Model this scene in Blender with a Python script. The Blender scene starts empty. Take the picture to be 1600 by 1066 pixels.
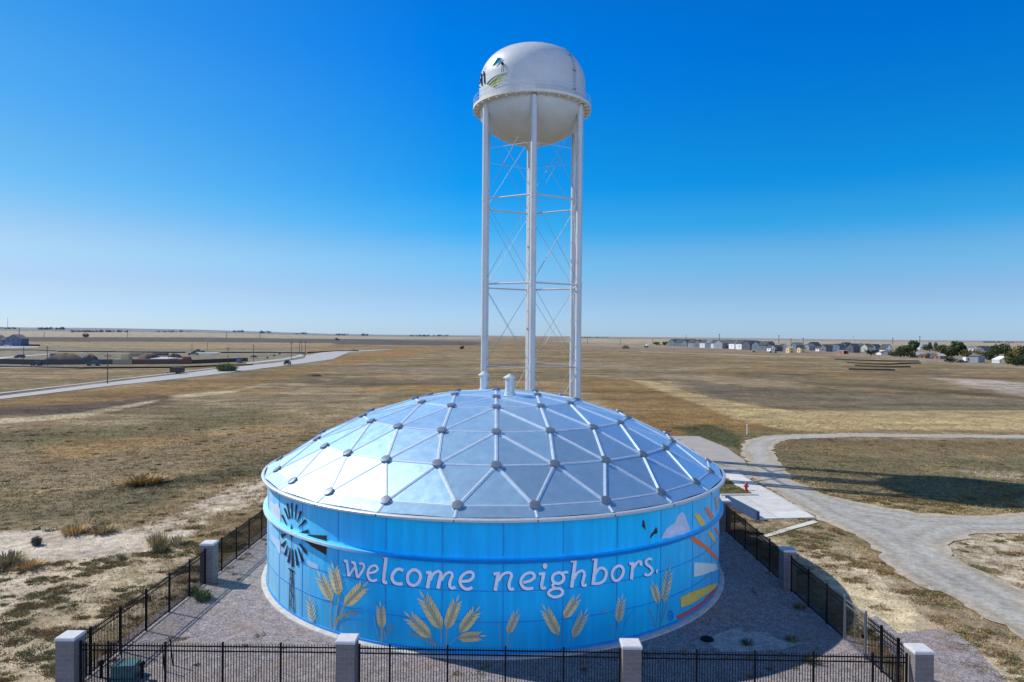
import bpy, math, random
import numpy as np
from mathutils import Vector, Matrix, geometry
random.seed(7); rng = np.random.default_rng(7)
R_ = math.radians
sc = bpy.context.scene
COL = sc.collection

# ------------------------------------------------------------------ camera model (metres; camera 15 m up at the origin, looking +Y)
F, H, ROLL = 1067.0, 15.0, R_(.45)
PITCH = math.atan((533-526)/F)
CR, SR, CP, SP = math.cos(ROLL), math.sin(ROLL), math.cos(PITCH), math.sin(PITCH)
def ray(px, py):
    u, v = px-800, py-533
    a, b = CR*u+SR*v, -SR*u+CR*v
    d = np.array([a, F*CP-b*SP, -F*SP-b*CP]); return d/np.linalg.norm(d)

# ------------------------------------------------------------------ numpy noise
def _h(ix, iy, s):
    n = (ix.astype(np.int64)*374761393 + iy.astype(np.int64)*668265263 + s*1442695041) & 0xffffffff
    n = ((n ^ (n >> 13))*1274126177) & 0xffffffff
    n = (n ^ (n >> 16)) & 0xffff
    return n/65535.0
def vnoise(x, y, s=0):
    ix, iy = np.floor(x), np.floor(y); fx, fy = x-ix, y-iy
    fx, fy = fx*fx*(3-2*fx), fy*fy*(3-2*fy)
    a, b, c, d = _h(ix, iy, s), _h(ix+1, iy, s), _h(ix, iy+1, s), _h(ix+1, iy+1, s)
    return (a*(1-fx)+b*fx)*(1-fy)+(c*(1-fx)+d*fx)*fy
def fbm(x, y, s=0, o=4):
    t, a, n = 0, .5, 0
    for k in range(o):
        t = t+a*vnoise(x, y, s+k); n += a; x, y, a = x*2.03+17.1, y*2.03+9.7, a*.55
    return t/n
def sstep(a, b, x):
    t = np.clip((x-a)/(b-a), 0, 1); return t*t*(3-2*t)

# ------------------------------------------------------------------ terrain height
def hgt(x, y):
    x = np.asarray(x, float); y = np.asarray(y, float)
    d = np.hypot(x, y); az = np.degrees(np.arctan2(x, y))
    A = np.interp(az, [-60, -40, -25, -15, -5, 10, 25, 40, 60], [46, 46, 43, 24, 20, 18, 13, 12, 12])
    z = sstep(1000, 5200, d)*A*(.75+.5*fbm(x/1700, y/1700, 5, 3))
    z = z+(fbm(x/90, y/90, 11, 3)-.5)*1.3*sstep(110, 320, d)
    return z
def GT(px, py):
    d = ray(px, py)
    t = np.geomspace(12, 9000, 900)
    P = d[None, :]*t[:, None]; zz = P[:, 2]+H-hgt(P[:, 0], P[:, 1])
    k = np.argmax(zz < 0)
    if zz[k] >= 0: k = len(t)-1
    a, b = t[max(k-1, 0)], t[k]
    for _ in range(25):
        m = (a+b)/2; p = d*m
        if p[2]+H-float(hgt(p[0], p[1])) < 0: b = m
        else: a = m
    p = d*b
    return float(p[0]), float(p[1])
def gz(x, y): return float(hgt(x, y))
def onground(px, py):
    x, y = GT(px, py); return Vector((x, y, gz(x, y)))

# ------------------------------------------------------------------ materials
def nodes_of(m):
    m.use_nodes = True; nt = m.node_tree; return nt, nt.nodes, nt.links, nt.nodes['Principled BSDF']
def mat(name, col, rough=.6, metal=0, vary=.12, scale=3.0, bump=0.0, bscale=30, attr=None, spec=.5, dirt=None, dscale=.7):
    m = bpy.data.materials.new(name); nt, N, L, b = nodes_of(m)
    b.inputs['Roughness'].default_value = rough; b.inputs['Metallic'].default_value = metal
    b.inputs['Specular IOR Level'].default_value = spec
    tc = N.new('ShaderNodeTexCoord')
    nz = N.new('ShaderNodeTexNoise'); nz.inputs['Scale'].default_value = scale; nz.inputs['Detail'].default_value = 6
    L.new(tc.outputs['Object'], nz.inputs['Vector'])
    mr = N.new('ShaderNodeMapRange'); mr.inputs[1].default_value = .25; mr.inputs[2].default_value = .75
    mr.inputs[3].default_value = 1-vary; mr.inputs[4].default_value = 1+vary
    L.new(nz.outputs['Fac'], mr.inputs[0])
    mx = N.new('ShaderNodeMix'); mx.data_type = 'RGBA'; mx.blend_type = 'MULTIPLY'; mx.inputs[0].default_value = 1
    if attr:
        at = N.new('ShaderNodeAttribute'); at.attribute_name = attr; L.new(at.outputs['Color'], mx.inputs[6])
    else: mx.inputs[6].default_value = (*col, 1)
    L.new(mr.outputs[0], mx.inputs[7])
    out = mx.outputs[2]
    if dirt:
        n2 = N.new('ShaderNodeTexNoise'); n2.inputs['Scale'].default_value = dscale; n2.inputs['Detail'].default_value = 8; n2.inputs['Roughness'].default_value = .65
        L.new(tc.outputs['Object'], n2.inputs['Vector'])
        r2 = N.new('ShaderNodeMapRange'); r2.inputs[1].default_value = .5; r2.inputs[2].default_value = .75; r2.inputs[4].default_value = .6
        L.new(n2.outputs['Fac'], r2.inputs[0])
        m2 = N.new('ShaderNodeMix'); m2.data_type = 'RGBA'; m2.inputs[7].default_value = (*dirt, 1)
        L.new(r2.outputs[0], m2.inputs[0]); L.new(out, m2.inputs[6]); out = m2.outputs[2]
    L.new(out, b.inputs['Base Color'])
    if bump:
        n3 = N.new('ShaderNodeTexNoise'); n3.inputs['Scale'].default_value = bscale; n3.inputs['Detail'].default_value = 5
        L.new(tc.outputs['Object'], n3.inputs['Vector'])
        bp = N.new('ShaderNodeBump'); bp.inputs['Strength'].default_value = bump; bp.inputs['Distance'].default_value = .05
        L.new(n3.outputs['Fac'], bp.inputs['Height']); L.new(bp.outputs['Normal'], b.inputs['Normal'])
    return m

# ------------------------------------------------------------------ mesh builder
class MB:
    def __init__(s): s.v = []; s.f = []; s.m = []; s.c = []
    def add(s, vs, fs, mi=0, c=None):
        k = len(s.v); s.v += [tuple(p) for p in vs]
        for f in fs: s.f.append(tuple(i+k for i in f)); s.m.append(mi); s.c.append(c)
    def box(s, c, d, rz=0, mi=0, col=None, top=1.0):
        x, y, z = d[0]/2, d[1]/2, d[2]/2; cr, sr = math.cos(rz), math.sin(rz); vs = []
        for dz, k in ((-z, 1), (z, top)):
            for dx, dy in ((-x, -y), (x, -y), (x, y), (-x, y)):
                dx *= k; dy *= k
                vs.append((c[0]+dx*cr-dy*sr, c[1]+dx*sr+dy*cr, c[2]+dz))
        s.add(vs, [(3, 2, 1, 0), (4, 5, 6, 7), (0, 1, 5, 4), (1, 2, 6, 5), (2, 3, 7, 6), (3, 0, 4, 7)], mi, col)
    def tube(s, p, q, r0, r1=None, n=8, mi=0, caps=True, col=None):
        r1 = r0 if r1 is None else r1
        p, q = Vector(p), Vector(q); a = (q-p).normalized()
        u = a.orthogonal().normalized(); w = a.cross(u); vs = []
        for c, r in ((p, r0), (q, r1)):
            for k in range(n):
                t = 2*math.pi*k/n; vs.append(c+u*(r*math.cos(t))+w*(r*math.sin(t)))
        fs = [(k, (k+1) % n, n+(k+1) % n, n+k) for k in range(n)]
        if caps: fs += [tuple(range(n-1, -1, -1)), tuple(range(n, 2*n))]
        s.add(vs, fs, mi, col)
    def lathe(s, prof, n=32, c=(0, 0, 0), mi=0, a0=0, a1=2*math.pi, col=None):
        full = abs(a1-a0-2*math.pi) < 1e-6; m = n if full else n+1; vs = []; fs = []
        for r, z in prof:
            for k in range(m):
                t = a0+(a1-a0)*k/n; vs.append((c[0]+r*math.sin(t), c[1]-r*math.cos(t), c[2]+z))
        for j in range(len(prof)-1):
            for k in range(n):
                k2 = (k+1) % m; fs.append((j*m+k, j*m+k2, (j+1)*m+k2, (j+1)*m+k))
        s.add(vs, fs, mi, col)
    def build(s, name, mats, parent=None, org=(0, 0, 0), smooth=False, angle=None):
        me = bpy.data.meshes.new(name)
        o = Vector(org)
        me.from_pydata([tuple(Vector(p)-o) for p in s.v], [], s.f)
        mats = mats if isinstance(mats, (list, tuple)) else [mats]
        for m in mats: me.materials.append(m)
        if len(mats) > 1: me.polygons.foreach_set('material_index', s.m)
        if any(c is not None for c in s.c):
            at = me.color_attributes.new('Col', 'FLOAT_COLOR', 'CORNER'); buf = []
            for f, c in zip(s.f, s.c): buf += [*(c or (.5, .5, .5)), 1]*len(f)
            at.data.foreach_set('color', buf)
        if smooth: me.polygons.foreach_set('use_smooth', [True]*len(s.f))
        me.update()
        if angle: me.set_sharp_from_angle(angle=R_(angle))
        ob = bpy.data.objects.new(name, me); COL.objects.link(ob)
        if parent is not None: ob.parent = parent
        else: ob.location = o
        return ob
def tag(o, label, cat, group=None):
    o['label'] = label; o['category'] = cat
    if group: o['group'] = group
    return o
def struct(o): o['kind'] = 'structure'; return o
def thing(name, label, cat, loc, group=None, rz=0):
    e = bpy.data.objects.new(name, None); COL.objects.link(e); e.location = loc; e.rotation_euler = (0, 0, rz)
    e.empty_display_size = .3
    return tag(e, label, cat, group)
def kids(o): return [c for c in bpy.data.objects if c.parent == o]
def dup(o, loc, label, rz=None, group=None, parent=None):
    c = o.copy(); COL.objects.link(c)
    if parent is not None: c.parent = parent
    else:
        c.location = loc; c['label'] = label
        if rz is not None: c.rotation_euler = (0, 0, rz)
        if group: c['group'] = group
    for k in kids(o): dup(k, None, None, parent=c)
    return c

# ------------------------------------------------------------------ sun, sky, camera
SUN_EL = R_(42.9); SUN_AZ = math.atan2(-.930, .367)          # clockwise from +Y
sd = Vector((math.cos(SUN_EL)*math.sin(SUN_AZ), math.cos(SUN_EL)*math.cos(SUN_AZ), math.sin(SUN_EL)))
sl = bpy.data.lights.new('sun', 'SUN'); sl.energy = 5.0; sl.angle = R_(.53); sl.color = (1, .955, .88)
so = bpy.data.objects.new('sun', sl); COL.objects.link(so); so.rotation_euler = sd.to_track_quat('Z', 'Y').to_euler()
w = bpy.data.worlds.new('World'); sc.world = w; w.use_nodes = True
wn, wl = w.node_tree.nodes, w.node_tree.links
bg = wn['Background']; bg.inputs['Strength'].default_value = .15
sk = wn.new('ShaderNodeTexSky'); sk.sky_type = 'NISHITA'; sk.sun_disc = False
sk.sun_elevation = SUN_EL; sk.sun_rotation = SUN_AZ % (2*math.pi)
sk.altitude = 1600; sk.air_density = 1.0; sk.dust_density = .6; sk.ozone_density = 3.0
tc = wn.new('ShaderNodeTexCoord'); sx = wn.new('ShaderNodeSeparateXYZ'); wl.new(tc.outputs['Generated'], sx.inputs[0])
def tint(stops):
    rp = wn.new('ShaderNodeValToRGB'); cr = rp.color_ramp; cr.interpolation = 'EASE'
    while len(cr.elements) < len(stops): cr.elements.new(.5)
    for e, (p, c) in zip(cr.elements, stops): e.position = p; e.color = (c[0]/2, c[1]/2, c[2]/2, 1)
    wl.new(sx.outputs['Z'], rp.inputs[0]); return rp
# the photograph's clear air: pale at the skyline, deepening to azure, deeper away from the sun
near = tint([(0, (.58, .70, .98)), (.03, (.60, .71, .96)), (.06, (.68, .72, .86)), (.11, (.80, .86, .87)), (.2, (.46, .90, .99)), (.30, (.32, .90, 1.13)), (.40, (.20, .87, 1.18)), (.6, (.17, .54, .74)), (1, (.15, .44, .62))])
far = tint([(0, (.56, .77, 1.22)), (.03, (.60, .79, 1.16)), (.06, (.60, .79, 1.06)), (.11, (.48, .92, 1.14)), (.165, (.14, .90, 1.26)), (.22, (.03, .84, 1.36)), (.40, (.0, .78, 1.62)), (.6, (.08, .55, .90)), (1, (.15, .44, .62))])
sy = wn.new('ShaderNodeVectorMath'); sy.operation = 'DOT_PRODUCT'; sy.inputs[1].default_value = (math.sin(SUN_AZ), math.cos(SUN_AZ), 0); wl.new(tc.outputs['Generated'], sy.inputs[0])
sm = wn.new('ShaderNodeMapRange'); sm.inputs[1].default_value = .42; sm.inputs[2].default_value = .86; wl.new(sy.outputs['Value'], sm.inputs[0])
mt = wn.new('ShaderNodeMix'); mt.data_type = 'RGBA'; wl.new(sm.outputs[0], mt.inputs[0]); wl.new(far.outputs[0], mt.inputs[6]); wl.new(near.outputs[0], mt.inputs[7])
v2 = wn.new('ShaderNodeVectorMath'); v2.operation = 'SCALE'; v2.inputs['Scale'].default_value = 2*.11/.15*1.06; wl.new(mt.outputs[2], v2.inputs[0])
lb = wn.new('ShaderNodeVectorMath'); lb.operation = 'DOT_PRODUCT'; lb.inputs[1].default_value = Vector((.25, -1, .42)).normalized(); wl.new(tc.outputs['Generated'], lb.inputs[0])  # added bright lobe in the unseen sky behind the camera, lifts the wall
lm = wn.new('ShaderNodeMapRange'); lm.interpolation_type = 'SMOOTHSTEP'; lm.inputs[1].default_value = .45; lm.inputs[2].default_value = 1; wl.new(lb.outputs['Value'], lm.inputs[0])
lx = wn.new('ShaderNodeMix'); lx.data_type = 'RGBA'; lx.inputs[7].default_value = (2.9, 2.6, 2.75, 1); wl.new(lm.outputs[0], lx.inputs[0]); wl.new(v2.outputs[0], lx.inputs[6])
v2 = type('o', (), dict(outputs=[lx.outputs[2]]))
mm = wn.new('ShaderNodeVectorMath'); mm.operation = 'MULTIPLY'
wl.new(sk.outputs[0], mm.inputs[0]); wl.new(v2.outputs[0], mm.inputs[1]); wl.new(mm.outputs[0], bg.inputs['Color'])
cd = bpy.data.cameras.new('camera'); cam = bpy.data.objects.new('camera', cd); COL.objects.link(cam)
cd.sensor_width = 36; cd.lens = 36*F/1600; cd.clip_start = .5; cd.clip_end = 20000
def pit(v): return Vector((v[0], v[1]*CP+v[2]*SP, -v[1]*SP+v[2]*CP))
rt, up, fw = pit((CR, 0, SR)), pit((-SR, 0, CR)), pit((0, 1, 0))
M = Matrix((rt, up, -fw)).transposed().to_4x4(); M.translation = (0, 0, H); cam.matrix_world = M
sc.camera = cam
sc.view_settings.view_transform = 'Standard'; sc.view_settings.look = 'None'; sc.view_settings.exposure = 0
sc.cycles.max_bounces = 6

# ------------------------------------------------------------------ ground zones (world polygons)
class Zone:
    def __init__(s, pts, col, soft=1.0, wob=0.0, wsc=3.0, amt=1.0, tuft=None, patch=0.0, psc=2.0):
        s.p = np.array([GT(*q) for q in pts]); s.col = np.array(col); s.soft = soft; s.wob = wob; s.wsc = wsc
        s.amt = amt; s.tuft = tuft; s.patch = patch; s.psc = psc
    def weight(s, x, y):
        p = s.p; m = s.soft+s.wob+1
        w = np.zeros(x.shape)
        b = (x > p[:, 0].min()-m) & (x < p[:, 0].max()+m) & (y > p[:, 1].min()-m) & (y < p[:, 1].max()+m)
        if not b.any(): return w
        X, Y = x[b], y[b]; dd = np.full(X.shape, 1e18); ins = np.zeros(X.shape, bool)
        for i in range(len(p)):
            ax, ay = p[i]; bx, by = p[(i+1) % len(p)]; ex, ey = bx-ax, by-ay
            t = np.clip(((X-ax)*ex+(Y-ay)*ey)/(ex*ex+ey*ey+1e-9), 0, 1)
            dd = np.minimum(dd, (X-ax-t*ex)**2+(Y-ay-t*ey)**2)
            c = ((ay > Y) != (by > Y)); ins ^= c & (X < ex*(Y-ay)/(ey if abs(ey) > 1e-9 else 1e-9)+ax)
        sd_ = np.sqrt(dd)*np.where(ins, 1, -1)
        if s.wob: sd_ = sd_+(fbm(X/s.wsc, Y/s.wsc, 31, 4)-.5)*2*s.wob
        ww = sstep(-s.soft, s.soft, sd_)*s.amt
        if s.patch: ww = ww*(1-s.patch*sstep(.42, .62, fbm(X/s.psc, Y/s.psc, 77, 4)))
        w[b] = ww
        return w
SAND = (.62, .51, .37); STRAW = (.46, .345, .17); ORANGE = (.27, .165, .062); OLIVE = (.175, .145, .07); DARK = (.115, .095, .068)
PLOW = (.125, .105, .092); GOLDF = (.43, .345, .22); HAZE = (.20, .22, .21)
ZONES = [
 # far bands, seen as strips under the skyline
 Zone([(-60, 534), (300, 535), (760, 540), (760, 534), (560, 530), (300, 527.5), (-60, 527)], PLOW, 30, 25, 200),
 Zone([(-60, 526.5), (300, 527), (620, 530), (760, 530), (760, 527.5), (300, 519.5), (-60, 516)], GOLDF, 40, 40, 300),
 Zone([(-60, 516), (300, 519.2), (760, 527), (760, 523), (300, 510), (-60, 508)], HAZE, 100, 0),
 Zone([(-60, 533), (300, 534.5), (520, 536), (520, 541), (300, 546), (-60, 538)], (.36, .27, .15), 12, 10, 60),
 Zone([(-60, 538), (300, 546), (480, 545), (480, 560), (300, 570), (-60, 575)], (.26, .225, .16), 8, 10, 40),
 Zone([(900, 540), (1030, 548), (1300, 556), (1660, 580), (1660, 540), (1300, 533), (900, 529)], (.34, .275, .18), 20, 15, 80),
 Zone([(880, 535), (1120, 538), (1660, 541), (1660, 536.2), (1120, 531), (880, 529)], GOLDF, 60, 30, 200),
 Zone([(1100, 531), (1660, 536), (1660, 530), (1100, 526)], (.27, .235, .2), 100, 0),
 Zone([(900, 548), (1000, 549), (1150, 553), (1300, 556), (1300, 549), (1150, 546), (900, 541)], (.30, .22, .15), 8, 10, 25, .8),
 Zone([(1000, 550), (1180, 557), (1290, 559), (1290, 557.5), (1180, 555), (1000, 548.5)], (.42, .335, .2), 4, 4, 20),
 # left field: road verge, dark weeds, pale tracks
 Zone([(-60, 632), (200, 606), (420, 582), (560, 560), (560, 570), (420, 598), (300, 615), (150, 632), (-60, 650)], ORANGE, 3, 3, 10, .8, patch=.4, psc=8),
 Zone([(-60, 638), (120, 632), (270, 618), (270, 632), (120, 645), (-60, 652)], (.12, .085, .066), 2, 3, 6, .85),
 Zone([(-60, 660), (120, 646), (250, 624), (240, 629), (130, 652), (-60, 667)], (.52, .42, .26), 1.2, 1.2, 8, .95),
 Zone([(270, 618), (360, 610), (420, 600), (360, 614), (270, 624)], (.52, .42, .27), 1.2, 1.2, 8, .9),
 Zone([(480, 562), (520, 560), (620, 545), (700, 546), (640, 556), (540, 570)], (.33, .20, .08), 4, 6, 20, .9),
 Zone([(490, 568), (560, 575), (650, 586), (760, 586), (760, 578), (620, 574), (520, 566)], (.27, .21, .15), 4, 8, 15, .8, patch=.5, psc=9),
 Zone([(480, 600), (600, 604), (760, 606), (760, 596), (600, 594), (480, 592)], (.13, .10, .07), 3, 5, 14, .7),
 Zone([(560, 612), (760, 612), (760, 601), (580, 604)], (.35, .22, .08), 2, 4, 10, .9),
 Zone([(420, 640), (600, 625), (660, 616), (560, 612), (440, 620), (330, 650)], (.28, .215, .13), 3, 6, 14, .7, patch=.4, psc=6),
 Zone([(-60, 680), (140, 668), (420, 640), (420, 660), (200, 690), (-60, 700)], OLIVE, 4, 6, 16, .85),
 Zone([(-60, 740), (240, 700), (420, 672), (420, 705), (250, 735), (-60, 775)], (.24, .185, .115), 3, 5, 9, .7, patch=.4, psc=5),
 Zone([(180, 765), (310, 738), (420, 715), (420, 738), (300, 765), (200, 795)], (.10, .092, .05), 2, 3, 5, .8),
 Zone([(-60, 800), (120, 772), (250, 775), (200, 815), (-60, 832)], (.20, .165, .095), 2, 3, 5, .7),
 # left sand
 Zone([(175, 835), (260, 806), (330, 778), (425, 742), (425, 778), (380, 792), (300, 824), (235, 850)], SAND, .8, 1.6, 2.2, .92, tuft=.25, patch=.75, psc=1.0),
 Zone([(-60, 832), (60, 829), (190, 833), (300, 830), (290, 846), (230, 864), (180, 872), (80, 878), (-60, 880)], (.60, .50, .38), .7, .9, 2.5, 1, tuft=.03),
 Zone([(-60, 884), (90, 878), (240, 868), (330, 852), (322, 905), (230, 960), (120, 1010), (85, 1080), (-60, 1100)], (.56, .45, .295), 1, 1.0, 2, .97, tuft=.8, patch=.72, psc=.75),
 Zone([(-60, 900), (70, 890), (60, 925), (20, 955), (-60, 985)], SAND, .6, .9, 1.5, .9, tuft=.25, patch=.5, psc=.6),
 # right and middle field
 Zone([(905, 588), (1000, 597), (1110, 630), (1210, 672), (1150, 682), (1040, 680), (960, 640), (905, 606)], ORANGE, 2, 3, 7, .9, patch=.3, psc=4),
 Zone([(905, 572), (1060, 592), (1250, 606), (1250, 597), (1100, 585), (905, 564)], (.33, .265, .175), 3, 4, 12, .6, patch=.5, psc=8),
 Zone([(1060, 594), (1260, 612), (1660, 628), (1660, 642), (1240, 642), (1110, 622)], (.16, .135, .09), 3, 3, 10, .8),
 Zone([(980, 592), (1030, 598), (1110, 622), (1240, 643), (1660, 641), (1660, 672), (1230, 672), (1150, 655), (1090, 632)], STRAW, 1.2, 1.5, 5, .97),
 Zone([(1050, 668), (1110, 664), (1165, 682), (1160, 704), (1110, 690)], (.085, .092, .042), 1.2, 1.6, 3, .95),
 Zone([(1450, 590), (1560, 594), (1660, 605), (1660, 626), (1560, 612)], (.50, .41, .33), 4, 5, 12, .85),
 Zone([(1250, 600), (1450, 612), (1660, 630), (1660, 626), (1450, 606), (1250, 596)], (.13, .10, .055), 1.5, 1.5, 10, .8),
 Zone([(1200, 700), (1230, 687), (1660, 686), (1660, 712), (1330, 716)], (.195, .145, .078), 1, 2, 4, .85),
 Zone([(1215, 705), (1330, 712), (1660, 715), (1660, 804), (1440, 800), (1290, 770), (1240, 740)], (.155, .135, .075), 1.2, 2, 4, .9, patch=.25, psc=2),
 Zone([(1330, 772), (1440, 792), (1660, 778), (1660, 806), (1440, 806), (1320, 785)], (.33, .25, .13), .8, 1, 3, .85, patch=.4, psc=1),
 Zone([(1500, 735), (1580, 735), (1600, 748), (1520, 745)], (.40, .32, .22), .8, 1.5, 2, .7),
 Zone([(1130, 815), (1270, 815), (1400, 905), (1620, 1010), (1620, 1090), (1470, 1090), (1310, 930), (1215, 860)], (.62, .505, .335), 1, 1, 2, .97, tuft=.6, patch=.42, psc=.9),
 Zone([(1160, 825), (1185, 815), (1275, 815), (1365, 862), (1300, 870), (1215, 850)], (.23, .185, .10), .7, 1.2, 1.5, .8, tuft=1.2, patch=.4, psc=.8),
 Zone([(1290, 900), (1360, 910), (1440, 960), (1430, 1000), (1370, 990), (1330, 950)], (.70, .565, .35), .8, .8, 1.5, .95, tuft=.25, patch=.3, psc=.7),
 Zone([(1395, 905), (1470, 935), (1620, 1010), (1620, 1050), (1520, 1010), (1440, 955)], (.215, .15, .085), .5, .9, 1.2, .8, tuft=1.4, patch=.35, psc=.6),
 Zone([(1470, 850), (1530, 830), (1660, 830), (1660, 960), (1590, 915), (1500, 885)], (.62, .51, .36), .7, .9, 1.5, .97, tuft=.6, patch=.45, psc=.9),
 Zone([(1125, 748), (1140, 750), (1185, 776), (1120, 777)], (.12, .115, .045), .2, .2, 1, 1, tuft=1.5),
]
def ground_eval(x, y):
    """base colour and tuft density at world points"""
    d = np.hypot(x, y)
    n1 = fbm(x/38, y/22, 3, 4); n2 = fbm(x/9, y/6, 19, 4); n3 = fbm(x/2.2, y/1.7, 41, 3)
    A, B, C, D = np.array((.275, .20, .108)), np.array((.39, .30, .172)), np.array((.175, .138, .068)), np.array((.34, .215, .09))
    col = A[None]*np.ones((len(x), 1))
    def mixin(c, wgt): return col*(1-wgt[:, None])+c[None]*wgt[:, None]
    col = mixin(B, sstep(.50, .68, n2)*.8); col = mixin(C, sstep(.5, .66, n1)*.7); col = mixin(D, sstep(.56, .72, fbm(x/26, y/30, 57, 4))*.7)
    col = col*(.8+.4*n3)[:, None]
    tuft = np.ones(len(x))
    for zn in ZONES:
        wg = zn.weight(x, y)
        if not wg.any(): continue
        col = col*(1-wg[:, None])+zn.col[None]*wg[:, None]*(.84+.32*n3)[:, None]
        if zn.tuft is not None: tuft = tuft*(1-wg)+zn.tuft*wg
    st = fbm(x/70+fbm(x/160, y/160, 8, 2)*3, y/11, 63, 4); st2 = fbm(x/24, y/5, 67, 4)
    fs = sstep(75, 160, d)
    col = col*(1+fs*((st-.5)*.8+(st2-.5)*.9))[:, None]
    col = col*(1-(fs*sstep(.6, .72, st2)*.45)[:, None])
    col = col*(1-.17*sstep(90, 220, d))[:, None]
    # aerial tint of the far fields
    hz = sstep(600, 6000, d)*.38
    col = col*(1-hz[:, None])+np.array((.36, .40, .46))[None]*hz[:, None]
    return col, tuft

# terrain sheet: polar grid, one mesh out to the horizon
az = np.unique(np.concatenate([np.arange(-180, -46, 3.0), np.arange(-46, -40, .6), np.arange(-40, 40, .145), np.arange(40, 46, .6), np.arange(46, 180, 3.0)]))
rad = np.concatenate([[2.0, 8, 16, 22], np.geomspace(26, 9000, 560)])
aa, rr = np.meshgrid(np.radians(az), rad)
X, Y = (rr*np.sin(aa)).ravel(), (rr*np.cos(aa)).ravel()
Z = hgt(X, Y)
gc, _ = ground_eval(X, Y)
nA, nR = len(az), len(rad)
i, j = np.meshgrid(np.arange(nA), np.arange(nR-1)); i2 = (i+1) % nA
quads = np.stack([j*nA+i, j*nA+i2, (j+1)*nA+i2, (j+1)*nA+i], -1).reshape(-1, 4)[:, ::-1]
def np_mesh(name, V, Q, colv=None, m=None, smooth=False):
    k = Q.shape[1]; me = bpy.data.meshes.new(name)
    me.vertices.add(len(V)); me.vertices.foreach_set('co', V.astype(np.float32).ravel())
    me.loops.add(Q.size); me.loops.foreach_set('vertex_index', Q.astype(np.int32).ravel())
    me.polygons.add(len(Q)); me.polygons.foreach_set('loop_start', np.arange(0, Q.size, k, dtype=np.int32))
    if smooth: me.polygons.foreach_set('use_smooth', np.ones(len(Q), bool))
    if colv is not None:
        a = me.color_attributes.new('Col', 'FLOAT_COLOR', 'POINT')
        a.data.foreach_set('color', np.concatenate([colv, np.ones((len(V), 1))], 1).astype(np.float32).ravel())
    me.update(calc_edges=True); me.validate()
    if m: me.materials.append(m)
    o = bpy.data.objects.new(name, me); COL.objects.link(o); return o
def ground_material():
    m = bpy.data.materials.new('dry_field'); nt, N, L, b = nodes_of(m)
    b.inputs['Roughness'].default_value = .95; b.inputs['Specular IOR Level'].default_value = .1
    tc = N.new('ShaderNodeTexCoord'); at = N.new('ShaderNodeAttribute'); at.attribute_name = 'Col'
    def noise(sc_, det, lo, hi, a=.3, bb=.7):
        n = N.new('ShaderNodeTexNoise'); n.inputs['Scale'].default_value = sc_; n.inputs['Detail'].default_value = det; n.inputs['Roughness'].default_value = .65
        L.new(tc.outputs['Object'], n.inputs['Vector'])
        r = N.new('ShaderNodeMapRange'); r.inputs[1].default_value = a; r.inputs[2].default_value = bb; r.inputs[3].default_value = lo; r.inputs[4].default_value = hi
        L.new(n.outputs['Fac'], r.inputs[0]); return r.outputs[0], n.outputs['Fac']
    a1, f1 = noise(.22, 8, .68, 1.34); a2, f2 = noise(1.3, 9, .55, 1.46); a3, f3 = noise(8, 6, .55, 1.45)
    def mul(p, q):
        n = N.new('ShaderNodeMath'); n.operation = 'MULTIPLY'; L.new(p, n.inputs[0]); L.new(q, n.inputs[1]); return n.outputs[0]
    f = mul(mul(a1, a2), a3)
    mx = N.new('ShaderNodeMix'); mx.data_type = 'RGBA'; mx.blend_type = 'MULTIPLY'; mx.inputs[0].default_value = 1
    L.new(at.outputs['Color'], mx.inputs[6]); L.new(f, mx.inputs[7]); L.new(mx.outputs[2], b.inputs['Base Color'])
    ad = N.new('ShaderNodeMath'); ad.operation = 'ADD'; L.new(f2, ad.inputs[0]); L.new(f3, ad.inputs[1])
    bp = N.new('ShaderNodeBump'); bp.inputs['Strength'].default_value = .8; bp.inputs['Distance'].default_value = .22
    L.new(ad.outputs[0], bp.inputs['Height']); L.new(bp.outputs['Normal'], b.inputs['Normal'])
    return m
M_GROUND = ground_material()
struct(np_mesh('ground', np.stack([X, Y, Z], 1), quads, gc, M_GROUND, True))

# ------------------------------------------------------------------ draped sheets: roads, yard, pads
def edge_pts(poly, step, jit, seed):
    out = []
    for k in range(len(poly)):
        a, b = np.array(poly[k]), np.array(poly[(k+1) % len(poly)]); L_ = np.linalg.norm(b-a); n = max(1, int(L_/step))
        for q in range(n):
            p = a+(b-a)*q/n
            if jit: p = p+(np.array([vnoise(p[0:1]*.9, p[1:2]*.9, seed)[0], vnoise(p[0:1]*.9, p[1:2]*.9, seed+5)[0]])-.5)*2*jit \
                     + (np.array([vnoise(p[0:1]*4, p[1:2]*4, seed+2)[0], vnoise(p[0:1]*4, p[1:2]*4, seed+7)[0]])-.5)*jit
            out.append(p)
    return np.array(out)
def inside(poly, pts):
    ins = np.zeros(len(pts), bool); X, Y = pts[:, 0], pts[:, 1]
    for k in range(len(poly)):
        ax, ay = poly[k]; bx, by = poly[(k+1) % len(poly)]
        c = ((ay > Y) != (by > Y)); ins ^= c & (X < (bx-ax)*(Y-ay)/((by-ay) if abs(by-ay) > 1e-9 else 1e-9)+ax)
    return ins
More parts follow.
